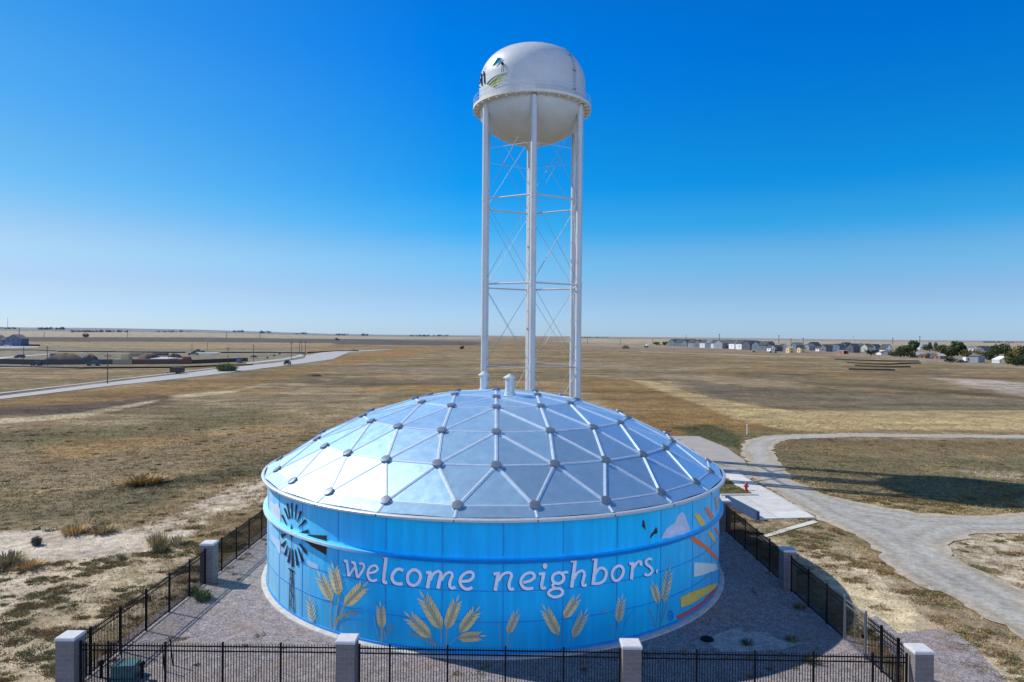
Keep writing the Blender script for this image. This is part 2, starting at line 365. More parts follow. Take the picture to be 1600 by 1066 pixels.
def sheet(name, world_polys, m, off, step=1.0, jit=0.0, grid=2.5, thick=0.0, seed=1, col=None):
    V, T, Cc = [], [], []
    for poly in world_polys:
        e = edge_pts(poly, step, jit, seed)
        g0, g1 = e.min(0), e.max(0)
        gx, gy = np.meshgrid(np.arange(g0[0], g1[0], grid), np.arange(g0[1], g1[1], grid))
        g = np.stack([gx.ravel(), gy.ravel()], 1)+rng.uniform(-.2, .2, (gx.size, 2))*grid
        g = g[inside(e, g)]
        pts = [Vector((float(a), float(b))) for a, b in np.concatenate([e, g])]
        ne = len(e)
        r = geometry.delaunay_2d_cdt(pts, [(k, (k+1) % ne) for k in range(ne)], [list(range(ne))], 1, 1e-4)
        base = len(V); vv = [(p.x, p.y) for p in r[0]]
        for p in vv: V.append((p[0], p[1], gz(*p)+off))
        for f in r[2]: T.append(tuple(base+q for q in f))
        if thick:
            base = len(V)
            for p in e: V.append((p[0], p[1], gz(*p)+off)); V.append((p[0], p[1], gz(*p)-.3))
            for k in range(ne):
                a, b = base+2*k, base+2*((k+1) % ne); T.append((a, a+1, b+1, b))
    me = bpy.data.meshes.new(name); me.from_pydata(V, [], T); me.materials.append(m); me.update()
    o = bpy.data.objects.new(name, me); COL.objects.link(o); return struct(o)
def P(*pts): return [GT(*p) for p in pts]

def gravel_mat(name, c1, c2, sc_, c3=None, weeds=.0, tracks=False):
    m = bpy.data.materials.new(name); nt, N, L, b = nodes_of(m); b.inputs['Roughness'].default_value = .95; b.inputs['Specular IOR Level'].default_value = .15
    tc = N.new('ShaderNodeTexCoord'); vo = N.new('ShaderNodeTexVoronoi'); vo.inputs['Scale'].default_value = sc_
    L.new(tc.outputs['Object'], vo.inputs['Vector'])
    sp = N.new('ShaderNodeSeparateColor'); L.new(vo.outputs['Color'], sp.inputs[0])
    mx = N.new('ShaderNodeMix'); mx.data_type = 'RGBA'; mx.inputs[6].default_value = (*c1, 1); mx.inputs[7].default_value = (*c2, 1); L.new(sp.outputs[0], mx.inputs[0])
    nz = N.new('ShaderNodeTexNoise'); nz.inputs['Scale'].default_value = .5; nz.inputs['Detail'].default_value = 8; nz.inputs['Roughness'].default_value = .6; L.new(tc.outputs['Object'], nz.inputs['Vector'])
    r = N.new('ShaderNodeMapRange'); r.inputs[1].default_value = .5; r.inputs[2].default_value = .72; r.inputs[4].default_value = weeds; L.new(nz.outputs['Fac'], r.inputs[0])
    m2 = N.new('ShaderNodeMix'); m2.data_type = 'RGBA'; m2.inputs[7].default_value = (*(c3 or c1), 1); L.new(r.outputs[0], m2.inputs[0]); L.new(mx.outputs[2], m2.inputs[6])
    n2 = N.new('ShaderNodeTexNoise'); n2.inputs['Scale'].default_value = 2.2; n2.inputs['Detail'].default_value = 6; L.new(tc.outputs['Object'], n2.inputs['Vector'])
    r2 = N.new('ShaderNodeMapRange'); r2.inputs[1].default_value = .3; r2.inputs[2].default_value = .7; r2.inputs[3].default_value = .8; r2.inputs[4].default_value = 1.2; L.new(n2.outputs['Fac'], r2.inputs[0])
    m3 = N.new('ShaderNodeMix'); m3.data_type = 'RGBA'; m3.blend_type = 'MULTIPLY'; m3.inputs[0].default_value = 1; L.new(m2.outputs[2], m3.inputs[6]); L.new(r2.outputs[0], m3.inputs[7])
    o_ = m3.outputs[2]
    if tracks:
        at = N.new('ShaderNodeAttribute'); at.attribute_name = 'Col'; m4 = N.new('ShaderNodeMix'); m4.data_type = 'RGBA'; m4.blend_type = 'MULTIPLY'; m4.inputs[0].default_value = 1
        L.new(o_, m4.inputs[6]); L.new(at.outputs['Color'], m4.inputs[7]); o_ = m4.outputs[2]
    L.new(o_, b.inputs['Base Color'])
    bp = N.new('ShaderNodeBump'); bp.inputs['Strength'].default_value = .7; bp.inputs['Distance'].default_value = .04; L.new(vo.outputs['Distance'], bp.inputs['Height']); L.new(bp.outputs['Normal'], b.inputs['Normal'])
    return m
M_YARD = gravel_mat('yard_gravel', (.12, .105, .105), (.42, .37, .365), 19, (.30, .22, .15), .5)
M_ROADG = gravel_mat('road_gravel', (.29, .28, .25), (.42, .40, .355), 17, (.42, .35, .26), .7, tracks=True)
M_CONC = mat('pad_concrete', (.66, .65, .62), .85, vary=.10, scale=.6, bump=.15, dirt=(.5, .47, .42), dscale=.35)
def pad_mat():
    m = bpy.data.materials.new('pad_slabs'); nt, N, L, b = nodes_of(m); b.inputs['Roughness'].default_value = .9; b.inputs['Specular IOR Level'].default_value = .2
    tc = N.new('ShaderNodeTexCoord'); mp = N.new('ShaderNodeMapping'); a0, a1 = GT(1171.7, 751), GT(1274.8, 810.6)
    mp.inputs['Rotation'].default_value = (0, 0, -math.atan2(a1[1]-a0[1], a1[0]-a0[0])); L.new(tc.outputs['Object'], mp.inputs[0])
    br = N.new('ShaderNodeTexBrick'); br.offset = .5; br.inputs['Scale'].default_value = 1; br.inputs['Brick Width'].default_value = 3.9; br.inputs['Row Height'].default_value = 3.3; br.inputs['Mortar Size'].default_value = .022
    br.inputs['Color1'].default_value = (.68, .66, .62, 1); br.inputs['Color2'].default_value = (.50, .49, .46, 1); br.inputs['Mortar'].default_value = (.22, .20, .18, 1); L.new(mp.outputs[0], br.inputs['Vector'])
    nz = N.new('ShaderNodeTexNoise'); nz.inputs['Scale'].default_value = .9; nz.inputs['Detail'].default_value = 9; nz.inputs['Roughness'].default_value = .7; L.new(tc.outputs['Object'], nz.inputs['Vector'])
    r = N.new('ShaderNodeMapRange'); r.inputs[1].default_value = .3; r.inputs[2].default_value = .7; r.inputs[3].default_value = .8; r.inputs[4].default_value = 1.12; L.new(nz.outputs['Fac'], r.inputs[0])
    mx = N.new('ShaderNodeMix'); mx.data_type = 'RGBA'; mx.blend_type = 'MULTIPLY'; mx.inputs[0].default_value = 1; L.new(br.outputs['Color'], mx.inputs[6]); L.new(r.outputs[0], mx.inputs[7]); L.new(mx.outputs[2], b.inputs['Base Color'])
    return m
M_PADS = pad_mat()
M_DRIVE = mat('drive_concrete', (.33, .30, .265), .9, vary=.12, scale=.8, bump=.1, dirt=(.42, .37, .31), dscale=.3)
M_ROADC = mat('pale_road', (.37, .36, .35), .9, vary=.06, scale=.3)
M_WALKC = mat('walk_concrete', (.58, .55, .47), .9, vary=.1, scale=2)
XL, XR, YF, YB = -18.35, 16.65, 28.3, 66.0
sheet('gravel_yard', [[(XL-.6, YF-2.5), (XR+.5, YF-2.5), (XR+.5, YB+1), (XL-.6, YB+1)],
      P((1436, 1085), (1600, 1085), (1570, 1060), (1530, 1020), (1500, 995), (1460, 985), (1405, 990), (1372, 962), (1350, 968), (1408, 1040))], M_YARD, .035, .8, .18, 3, seed=3)
sheet('pale_gravel', [P((1112, 1008), (1122, 990), (1155, 984), (1195, 990), (1222, 1002), (1262, 1004), (1235, 1014), (1170, 1018), (1130, 1020))], gravel_mat('pale_gravel', (.26, .25, .235), (.50, .46, .43), 15), .05, .5, .35, 2, seed=21)
sheet('gravel_road', [P((1680, 681), (1600, 680.5), (1330, 677.5), (1235, 679), (1190, 682), (1162, 690), (1157, 703), (1166, 722), (1176, 748), (1220, 776), (1274, 809),
      (1327, 832), (1369, 861), (1382, 882), (1416, 903), (1456, 922), (1495, 943), (1532, 958), (1558, 974), (1600, 998), (1680, 1048), (1680, 966), (1600, 924), (1561, 906), (1508, 880), (1485, 859),
      (1495, 848), (1529, 836), (1600, 833), (1680, 832), (1680, 798), (1600, 801), (1547, 807), (1508, 806), (1443, 804), (1416, 798), (1374, 793), (1327, 783), (1280, 770), (1250, 757),
      (1232, 742), (1218, 722), (1207, 702), (1217, 690), (1250, 685.5), (1330, 683.5), (1600, 685.5), (1680, 686))], M_ROADG, .05, .6, .42, .55, seed=5)
def wear(ob, poly):
    """wheel-worn bands that follow the road's edges"""
    me = ob.data; n = len(me.vertices); co = np.empty(n*3); me.vertices.foreach_get('co', co); co = co.reshape(-1, 3); X, Y = co[:, 0], co[:, 1]
    p = np.array(poly); dd = np.full(n, 1e9)
    for k in range(len(p)):
        a, b = p[k], p[(k+1) % len(p)]; e = b-a; t = np.clip(((X-a[0])*e[0]+(Y-a[1])*e[1])/(e@e+1e-9), 0, 1); dd = np.minimum(dd, np.hypot(X-a[0]-t*e[0], Y-a[1]-t*e[1]))
    q = dd+1.1*fbm(X/9, Y/9, 201, 3)
    f = 1+.11*np.sin(q*2*np.pi/1.75)+.08*np.sin(q*2*np.pi/.85+2)+(fbm(X/5, Y/3, 205, 4)-.5)*.3
    ed = 1-sstep(.2, 1.5, dd); c = f[:, None]*(1+ed[:, None]*np.array((.12, .02, -.12)))
    a = me.color_attributes.new('Col', 'FLOAT_COLOR', 'POINT'); a.data.foreach_set('color', np.concatenate([c, np.ones((n, 1))], 1).astype(np.float32).ravel())
GRP = P((1680, 681), (1600, 680.5), (1330, 677.5), (1235, 679), (1190, 682), (1162, 690), (1157, 703), (1166, 722), (1176, 748), (1220, 776), (1274, 809),
      (1327, 832), (1369, 861), (1382, 882), (1416, 903), (1456, 922), (1495, 943), (1532, 958), (1558, 974), (1600, 998), (1680, 1048), (1680, 966), (1600, 924), (1561, 906), (1508, 880), (1485, 859),
      (1495, 848), (1529, 836), (1600, 833), (1680, 832), (1680, 798), (1600, 801), (1547, 807), (1508, 806), (1443, 804), (1416, 798), (1374, 793), (1327, 783), (1280, 770), (1250, 757),
      (1232, 742), (1218, 722), (1207, 702), (1217, 690), (1250, 685.5), (1330, 683.5), (1600, 685.5), (1680, 686))
wear(bpy.data.objects['gravel_road'], GRP)
sheet('driveway', [P((1000, 682), (1092, 682.5), (1135, 700), (1163, 720), (1178, 746), (1172, 750), (1155, 739), (1090, 738), (1000, 720))], M_DRIVE, .075, 2, 0, 3)
pad = P((1118, 739), (1155, 740), (1171.7, 751), (1219.6, 777.8), (1274.8, 810.6), (1182, 812.5), (1136, 786), (1124, 780), (1124, 776.5), (1184, 775.5), (1147, 757), (1139.5, 749), (1118, 746))
sheet('concrete_pad', [pad], M_PADS, .12, 3, 0, 4, thick=.1)
sheet('footpath', [P((1188, 838), (1196, 841), (1278, 817), (1271, 813.5))], M_WALKC, .06, 1, .04, 2)
sheet('paved_road', [P((-40, 629.5), (0, 624.5), (180, 602.5), (280, 592), (400, 577.5), (470, 568.5), (520, 561.5), (545, 551), (620, 545), (560, 548), (505, 550.5), (478, 555),
      (476, 560), (440, 566), (370, 573.5), (290, 583.5), (180, 597), (0, 619.5), (-40, 624))], M_ROADC, .10, 4, 0, 8)
sheet('sidewalk', [P((-40, 620.5), (0, 616), (180, 594.3), (290, 582), (370, 572), (366, 571), (290, 581), (180, 593), (0, 614.3), (-40, 618.5)),
                   P((385, 569), (440, 563.5), (475, 557), (470, 553.5), (462, 556.5), (440, 561), (385, 567))], M_ROADC, .12, 4, 0, 8, seed=9)
sheet('side_street', [P((-40, 562), (0, 558.5), (78, 552.5), (78, 553.6), (15, 559.5), (-40, 566)), P((-20, 541), (20, 541), (60, 541.5), (60, 543), (-20, 544.5)),
                      P((0, 573), (130, 574.8), (280, 573.5), (280, 574.6), (130, 576.2), (0, 575))], M_ROADC, .1, 6, 0, 15, seed=11)
# ------------------------------------------------------------------ mural tank
TC = np.array([-1.06, 46.4]); RW = 14.6; TO = Vector((TC[0], TC[1], 0))
def tp(azd, r, z): t = R_(azd); return (TC[0]+r*math.sin(t), TC[1]-r*math.cos(t), z)
def wall_at(px, py, off=.01):
    d = ray(px, py); r = RW+off
    a = d[0]**2+d[1]**2; b = -(TC[0]*d[0]+TC[1]*d[1]); c = TC@TC-r*r; q = b*b-a*c
    if q < 0: q = 0
    t = (-b-math.sqrt(q))/a; p = d*t
    v = np.array([p[0]-TC[0], p[1]-TC[1]]); v = v/np.linalg.norm(v)*r
    return (TC[0]+v[0], TC[1]+v[1], H+p[2])
tank = thing('storage_tank', 'huge round blue mural water tank with domed silver roof inside the fence', 'water tank', TO)
def wall_material():
    m = bpy.data.materials.new('mural_blue'); nt, N, L, b = nodes_of(m); b.inputs['Roughness'].default_value = .5; b.inputs['Specular IOR Level'].default_value = .25
    tc = N.new('ShaderNodeTexCoord'); sx = N.new('ShaderNodeSeparateXYZ'); L.new(tc.outputs['Object'], sx.inputs[0])
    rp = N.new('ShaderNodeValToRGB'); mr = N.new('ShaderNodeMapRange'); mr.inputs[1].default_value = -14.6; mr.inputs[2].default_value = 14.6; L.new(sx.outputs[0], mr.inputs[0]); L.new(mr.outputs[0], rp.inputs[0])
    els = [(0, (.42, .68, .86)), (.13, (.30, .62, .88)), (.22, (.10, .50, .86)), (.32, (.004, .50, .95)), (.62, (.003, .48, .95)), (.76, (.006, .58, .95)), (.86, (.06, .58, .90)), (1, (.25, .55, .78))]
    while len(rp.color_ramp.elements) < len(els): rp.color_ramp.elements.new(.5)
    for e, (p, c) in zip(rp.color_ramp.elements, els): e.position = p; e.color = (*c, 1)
    nz = N.new('ShaderNodeTexNoise'); nz.inputs['Scale'].default_value = .28; nz.inputs['Detail'].default_value = 3; L.new(tc.outputs['Object'], nz.inputs['Vector'])
    r = N.new('ShaderNodeMapRange'); r.inputs[1].default_value = .35; r.inputs[2].default_value = .68; r.inputs[4].default_value = .55; L.new(nz.outputs['Fac'], r.inputs[0])
    mx = N.new('ShaderNodeMix'); mx.data_type = 'RGBA'; L.new(r.outputs[0], mx.inputs[0]); L.new(rp.outputs[0], mx.inputs[6]); mx.inputs[7].default_value = (.006, .60, .97, 1)
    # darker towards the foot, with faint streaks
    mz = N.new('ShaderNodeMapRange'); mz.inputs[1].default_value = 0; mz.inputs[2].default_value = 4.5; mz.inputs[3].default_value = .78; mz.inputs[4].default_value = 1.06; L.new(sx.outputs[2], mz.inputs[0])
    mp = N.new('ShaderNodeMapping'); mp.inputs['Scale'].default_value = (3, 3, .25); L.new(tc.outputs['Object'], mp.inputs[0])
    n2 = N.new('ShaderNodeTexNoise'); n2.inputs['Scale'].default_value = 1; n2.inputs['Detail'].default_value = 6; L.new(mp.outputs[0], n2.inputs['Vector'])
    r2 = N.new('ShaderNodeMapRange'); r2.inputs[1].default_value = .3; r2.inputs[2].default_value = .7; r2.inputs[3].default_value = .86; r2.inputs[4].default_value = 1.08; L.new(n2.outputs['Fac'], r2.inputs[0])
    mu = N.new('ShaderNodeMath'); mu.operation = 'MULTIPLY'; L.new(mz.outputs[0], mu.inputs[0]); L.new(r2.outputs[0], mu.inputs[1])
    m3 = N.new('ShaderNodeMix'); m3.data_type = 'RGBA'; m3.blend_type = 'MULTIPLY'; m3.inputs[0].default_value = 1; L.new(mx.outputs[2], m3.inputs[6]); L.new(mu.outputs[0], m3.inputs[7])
    L.new(m3.outputs[2], b.inputs['Base Color'])
    return m
M_WALL = wall_material()
M_SEAM = mat('seam_blue', (.01, .27, .66), .4, vary=.15, scale=2)
M_GIRD = M_WALL
M_FOOT = mat('foundation_concrete', (.50, .48, .43), .85, vary=.2, scale=3, bump=.2, dirt=(.35, .33, .3), dscale=2)
M_RIM = mat('rim_metal', (.56, .60, .63), .4, .3, vary=.08, scale=4)
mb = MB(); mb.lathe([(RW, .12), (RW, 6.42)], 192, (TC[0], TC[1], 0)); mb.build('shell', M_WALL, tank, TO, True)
mb = MB()
for z in (1.65, 3.1):
    mb.lathe([(RW+.001, z-.025), (RW+.018, z-.02), (RW+.018, z+.015), (RW+.001, z+.02)], 192, (TC[0], TC[1], 0))
mb.lathe([(RW+.001, .12), (RW+.05, .13), (RW+.05, .26), (RW+.001, .27)], 192, (TC[0], TC[1], 0))
for k in range(32):
    a = 2.9+11.25*k
    for z0, z1 in ((.27, 4.45), (4.75, 6.3)):
        vs = [tp(a-.11, RW+.001, z0), tp(a-.09, RW+.014, z0), tp(a+.09, RW+.014, z0), tp(a+.11, RW+.001, z0),
              tp(a-.11, RW+.001, z1), tp(a-.09, RW+.014, z1), tp(a+.09, RW+.014, z1), tp(a+.11, RW+.001, z1)]
        mb.add(vs, [(0, 1, 5, 4), (1, 2, 6, 5), (2, 3, 7, 6)])
M_SEAMW = M_SEAM
mb.build('seam', M_SEAMW, tank, TO)
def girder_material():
    m = bpy.data.materials.new('girder_paint_lit_shade'); nt, N, L, b = nodes_of(m); b.inputs['Roughness'].default_value = .5; b.inputs['Specular IOR Level'].default_value = .2
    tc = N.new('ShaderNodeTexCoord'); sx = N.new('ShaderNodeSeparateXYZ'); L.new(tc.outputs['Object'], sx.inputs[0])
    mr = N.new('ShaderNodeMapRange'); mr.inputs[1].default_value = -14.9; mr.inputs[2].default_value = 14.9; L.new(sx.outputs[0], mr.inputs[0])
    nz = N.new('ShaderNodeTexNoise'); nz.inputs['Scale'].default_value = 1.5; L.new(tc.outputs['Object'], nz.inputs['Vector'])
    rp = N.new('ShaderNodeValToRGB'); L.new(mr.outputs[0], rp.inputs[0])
    els = [(0, (.55, .72, .85)), (.2, (.62, .76, .86)), (.30, (.10, .42, .78)), (.36, (.004, .20, .58)), (.8, (.004, .20, .58)), (.88, (.03, .30, .62)), (1, (.2, .38, .6))]  # mural paint, with sunlit pale left and shaded dark blue put into the colour
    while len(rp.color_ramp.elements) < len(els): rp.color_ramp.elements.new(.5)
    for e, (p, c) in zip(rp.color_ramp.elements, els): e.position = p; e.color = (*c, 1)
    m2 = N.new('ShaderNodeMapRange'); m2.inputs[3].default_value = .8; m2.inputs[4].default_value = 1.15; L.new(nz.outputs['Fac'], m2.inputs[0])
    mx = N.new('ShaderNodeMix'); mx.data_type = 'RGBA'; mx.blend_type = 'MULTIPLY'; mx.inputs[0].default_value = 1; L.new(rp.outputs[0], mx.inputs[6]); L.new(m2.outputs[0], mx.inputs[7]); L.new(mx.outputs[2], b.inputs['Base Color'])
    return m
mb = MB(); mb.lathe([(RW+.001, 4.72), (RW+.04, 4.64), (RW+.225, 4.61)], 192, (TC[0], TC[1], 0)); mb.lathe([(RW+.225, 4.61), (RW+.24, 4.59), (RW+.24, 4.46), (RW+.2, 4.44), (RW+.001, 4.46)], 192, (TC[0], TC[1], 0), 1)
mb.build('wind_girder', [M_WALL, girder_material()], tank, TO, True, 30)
mb = MB(); mb.lathe([(RW+.34, 0), (RW+.32, .10), (RW+.22, .14), (RW+.001, .15)], 160, (TC[0], TC[1], 0)); mb.build('foundation_ring', M_FOOT, tank, TO, True, 50)
AZ0 = 1.5
rim = MB()
nr = 24
pr = [(14.62, 6.38), (14.92, 6.37), (14.96, 6.40), (14.96, 6.49), (14.92, 6.53), (14.78, 6.55)]
vs = []
for r, z in pr:
    for k in range(96):
        t = AZ0+7.5+k*3.75
        vs.append(tp(t, r, z))
fs = [(j*96+k, j*96+(k+1) % 96, (j+1)*96+(k+1) % 96, (j+1)*96+k) for j in range(len(pr)-1) for k in range(96)]
rim.add(vs, fs); rim.build('rim', M_RIM, tank, TO, True, 40)
M_JOINT = mat('joint_dark', (.09, .09, .1), .6)
for k in range(24):
    a = AZ0+7.5+15*k; jo = MB(); jo.box(tp(a, 14.962, 6.445), (.05, .04, .11), R_(a)); jo.build('rim_joint', M_JOINT, tank, TO)
# geodesic roof lattice
SPH = (14.75**2+4.92**2)/2/4.92; ZC = 6.45+4.92-SPH
def dome_pt(azd, r, lift=0):
    z = ZC+math.sqrt((SPH+lift)**2-(r*(SPH+lift)/SPH)**2); return Vector(tp(azd, r*(SPH+lift)/SPH, z))
RINGS = [(0, 1, 0), (3.12, 6, 0), (5.47, 12, 0), (8.83, 18, 0), (11.67, 24, 0), (14.08, 24, 7.5)]
hubs = []; idx = []
for r, n, o in RINGS:
    row = []
    for k in range(n):
        row.append(len(hubs)); hubs.append((AZ0+o+360*k/n, r))
    idx.append(row)
tris = []
for g in range(1, 5):                       # six-sector rings
    ni, no = (1 if g == 1 else RINGS[g-1][1]), RINGS[g][1]
    for s in range(6):
        for k in range(g):
            o0, o1 = idx[g][(s*g+k) % no], idx[g][(s*g+k+1) % no]
            i0 = idx[g-1][(s*(g-1)+k) % ni] if g > 1 else idx[0][0]
            tris.append((o0, o1, i0))
            if k < g-1:
                i1 = idx[g-1][(s*(g-1)+k+1) % ni]; tris.append((o1, i1, i0))
for k in range(24):
    a, b = idx[4][k], idx[4][(k+1) % 24]; c, d = idx[5][k], idx[5][(k+1) % 24]
    tris.append((a, c, b)); tris.append((c, d, b))
HP = [dome_pt(a, r) for a, r in hubs]
def metal_mat(name, base, rough, r2):
    m = bpy.data.materials.new(name); nt, N, L, b = nodes_of(m)
    b.inputs['Metallic'].default_value = .74
    tc = N.new('ShaderNodeTexCoord'); at = N.new('ShaderNodeAttribute'); at.attribute_name = 'Col'
    nz = N.new('ShaderNodeTexNoise'); nz.inputs['Scale'].default_value = 2.0; nz.inputs['Detail'].default_value = 9; nz.inputs['Roughness'].default_value = .62; L.new(tc.outputs['Object'], nz.inputs['Vector'])
    r = N.new('ShaderNodeMapRange'); r.inputs[1].default_value = .3; r.inputs[2].default_value = .72; r.inputs[3].default_value = rough; r.inputs[4].default_value = r2; L.new(nz.outputs['Fac'], r.inputs[0]); L.new(r.outputs[0], b.inputs['Roughness'])
    rc = N.new('ShaderNodeMapRange'); rc.inputs[1].default_value = .3; rc.inputs[2].default_value = .75; rc.inputs[3].default_value = .94; rc.inputs[4].default_value = 1.05; L.new(nz.outputs['Fac'], rc.inputs[0])
    mx = N.new('ShaderNodeMix'); mx.data_type = 'RGBA'; mx.blend_type = 'MULTIPLY'; mx.inputs[0].default_value = 1; L.new(at.outputs['Color'], mx.inputs[6]); L.new(rc.outputs[0], mx.inputs[7]); L.new(mx.outputs[2], b.inputs['Base Color'])
    n2 = N.new('ShaderNodeTexNoise'); n2.inputs['Scale'].default_value = .55; n2.inputs['Detail'].default_value = 2; L.new(tc.outputs['Object'], n2.inputs['Vector'])
    bp = N.new('ShaderNodeBump'); bp.inputs['Strength'].default_value = .05; bp.inputs['Distance'].default_value = .05; L.new(n2.outputs['Fac'], bp.inputs['Height']); L.new(bp.outputs['Normal'], b.inputs['Normal'])
    return m
M_PANEL = metal_mat('roof_aluminium', None, .36, .42)
M_BATT = mat('batten_aluminium', (.56, .63, .70), .55, .3, vary=.1, scale=3)
M_HUB = mat('hub_cover', (.15, .19, .24), .5, .3, vary=.1, scale=5)
dm = MB()
for t in tris:
    g = rng.uniform(.68, .88); pts = [HP[q]-Vector((0, 0, .02)) for q in t]
    dm.add(pts, [(0, 1, 2)], 0, (g*.66, g*1.0, g*1.26))
for k in range(24):                          # skirt panels down to the rim
    a, b = idx[5][k], idx[5][(k+1) % 24]; g = rng.uniform(.66, .82)
    az0, az1 = hubs[a][0], hubs[a][0]+15
    dm.add([HP[a], tp(az0, 14.80, 6.56), tp(az1, 14.80, 6.56), HP[b]], [(0, 1, 2, 3)], 0, (g*.66, g*1.0, g*1.26))
dome = dm.build('dome', M_PANEL, tank, TO)
bt = MB(); edges = set()
def batten(p, q, wd, hh):
    p, q = Vector(p), Vector(q); ax = (q-p).normalized(); mid = (p+q)/2
    nrm = (mid-Vector((TC[0], TC[1], ZC))).normalized(); sd_ = ax.cross(nrm).normalized()
    vs = []
    for c in (p, q):
        for sw, h_ in ((-1, -.03), (-.92, hh*.45), (-.34, hh*.5), (-.26, hh), (.26, hh), (.34, hh*.5), (.92, hh*.45), (1, -.03)): vs.append(c+sd_*(sw*wd)+nrm*h_)
    bt.add(vs, [(k, k+1, 9+k, 8+k) for k in range(7)])
for t in tris:
    for a, b in ((t[0], t[1]), (t[1], t[2]), (t[2], t[0])):
        e = (min(a, b), max(a, b))
        if e in edges: continue
        edges.add(e)
        rad_ = abs(hubs[a][1]-hubs[b][1]) > 1
        batten(HP[a], HP[b], (.085 if rad_ else .055), .035 if rad_ else .028)
for k in range(24):
    a = idx[5][k]; batten(HP[a], tp(hubs[a][0], 14.80, 6.56), .07, .035)
bt.build('batten', M_BATT, dome, TO)
hb = MB(); hb.lathe([(0, .095), (.20, .092), (.265, .08), (.275, .06), (.275, -.03)], 22)
hub0 = None
for a, r in hubs:
    p = dome_pt(a, r, .03); nrm = (p-Vector((TC[0], TC[1], ZC))).normalized()
    if hub0 is None: hub0 = hb.build('hub', M_HUB, dome, (0, 0, 0), True, 45); o = hub0
    else: o = hub0.copy(); COL.objects.link(o); o.parent = dome
    o.location = p-TO; o.rotation_euler = nrm.to_track_quat('Z', 'Y').to_euler()
def dome_hit(px, py):
    d = ray(px, py); o = np.array([-TC[0], -TC[1], H-ZC]); b = o@d; c = o@o-SPH**2; t = -b-math.sqrt(max(b*b-c, 0)); p = d*t
    return Vector((p[0], p[1], p[2]+H))
M_VENT = mat('vent_metal', (.55, .57, .58), .5, .35, vary=.12, scale=4)
def vent(p, h):
    v = MB(); c = (p.x, p.y, p.z)
    v.lathe([(.30, -.3), (.30, h)], 24, c); v.lathe([(.0, h+.30), (.10, h+.24), (.43, h+.04), (.43, h-.02), (.28, h-.03)], 24, c); v.lathe([(.36, -.28), (.36, .06), (.30, .08)], 24, c)
    v.build('roof_vent', M_VENT, tank, TO, True, 35)
vent(dome_hit(796.5, 614.5), 1.0); pv = Vector((TC[0]-.95, TC[1]+3.3, 0)); pv.z = ZC+math.sqrt(SPH**2-(.95**2+3.3**2)); vent(pv, 1.05)

# ---- the mural: paint laid a few millimetres proud of the shell
M_PAINT = mat('mural_paint', None, .5, vary=.10, scale=2.5, attr='Col')
def cat(pts, closed=False, n=6):
    pts = [np.array(p, float) for p in pts]; m = len(pts); out = []
    if m < 3: return pts
    for k in range(m if closed else m-1):
        p1, p2 = pts[k], pts[(k+1) % m]
        p0 = pts[(k-1) % m] if closed or k > 0 else 2*p1-p2
        p3 = pts[(k+2) % m] if closed or k < m-2 else 2*p2-p1
        for q in range(n):
            t = q/n; out.append(.5*((2*p1)+(-p0+p2)*t+(2*p0-5*p1+4*p2-p3)*t*t+(-p0+3*p1-3*p2+p3)*t**3))
    if not closed: out.append(pts[-1])
    return out
def fill(px, step=4.0):
    """triangles covering a painted outline, fine enough to bend with the steel"""
    e = [np.array(q, float) for q in px]; out = []
    for k in range(len(e)):
        a, b = e[k], e[(k+1) % len(e)]; n = max(1, int(np.linalg.norm(b-a)/step))
        out += [a+(b-a)*q/n for q in range(n)]
    e = np.array(out); g0, g1 = e.min(0), e.max(0)
    gx, gy = np.meshgrid(np.arange(g0[0]+step/2, g1[0], step), np.arange(g0[1]+step/2, g1[1], step)); g = np.stack([gx.ravel(), gy.ravel()], 1)
    if len(g): g = g[inside(e, g)]
    pts = [Vector((float(a), float(b))) for a, b in np.concatenate([e, g])]; ne = len(e)
    r = geometry.delaunay_2d_cdt(pts, [(k, (k+1) % ne) for k in range(ne)], [list(range(ne))], 1, 1e-5)
    return [[(r[0][q].x, r[0][q].y) for q in f] for f in r[2] if len(f) == 3]
class Paint:
    def __init__(s, lift=.022): s.mb = MB(); s.z = lift
    def poly(s, px, col, lift=.0006):
        s.z += lift
        for tri in fill(px): s.mb.add([wall_at(x, y, s.z) for x, y in tri], [(0, 1, 2)], 0, col)
    def ribbon(s, px, wid, col, closed=False, w1=None, lift=.0006):
        s.z += lift; n = len(px); L_, R2 = [], []
        for k in range(n):
            a = px[(k-1) % n] if closed or k > 0 else px[k]; b = px[(k+1) % n] if closed or k < n-1 else px[k]
            d = np.array(b)-np.array(a); d = d/(np.linalg.norm(d)+1e-9); nn = np.array([-d[1], d[0]])
            wk = (wid if w1 is None else wid+(w1-wid)*k/(n-1))/2
            p = np.array(px[k]); L_.append(wall_at(*(p+nn*wk), s.z)); R2.append(wall_at(*(p-nn*wk), s.z))
        for k in range(n if closed else n-1):
            q = (k+1) % n; s.mb.add([L_[k], L_[q], R2[q], R2[k]], [(0, 1, 2, 3)], 0, col)
    def build(s, name): return s.mb.build(name, M_PAINT, tank, TO)
def zz(ox, oy, pts): return [(ox+x/10, oy+y/10) for x, y in pts]
A_, B_, C_, D_ = (530, 855), (650, 860), (760, 860), (880, 855)
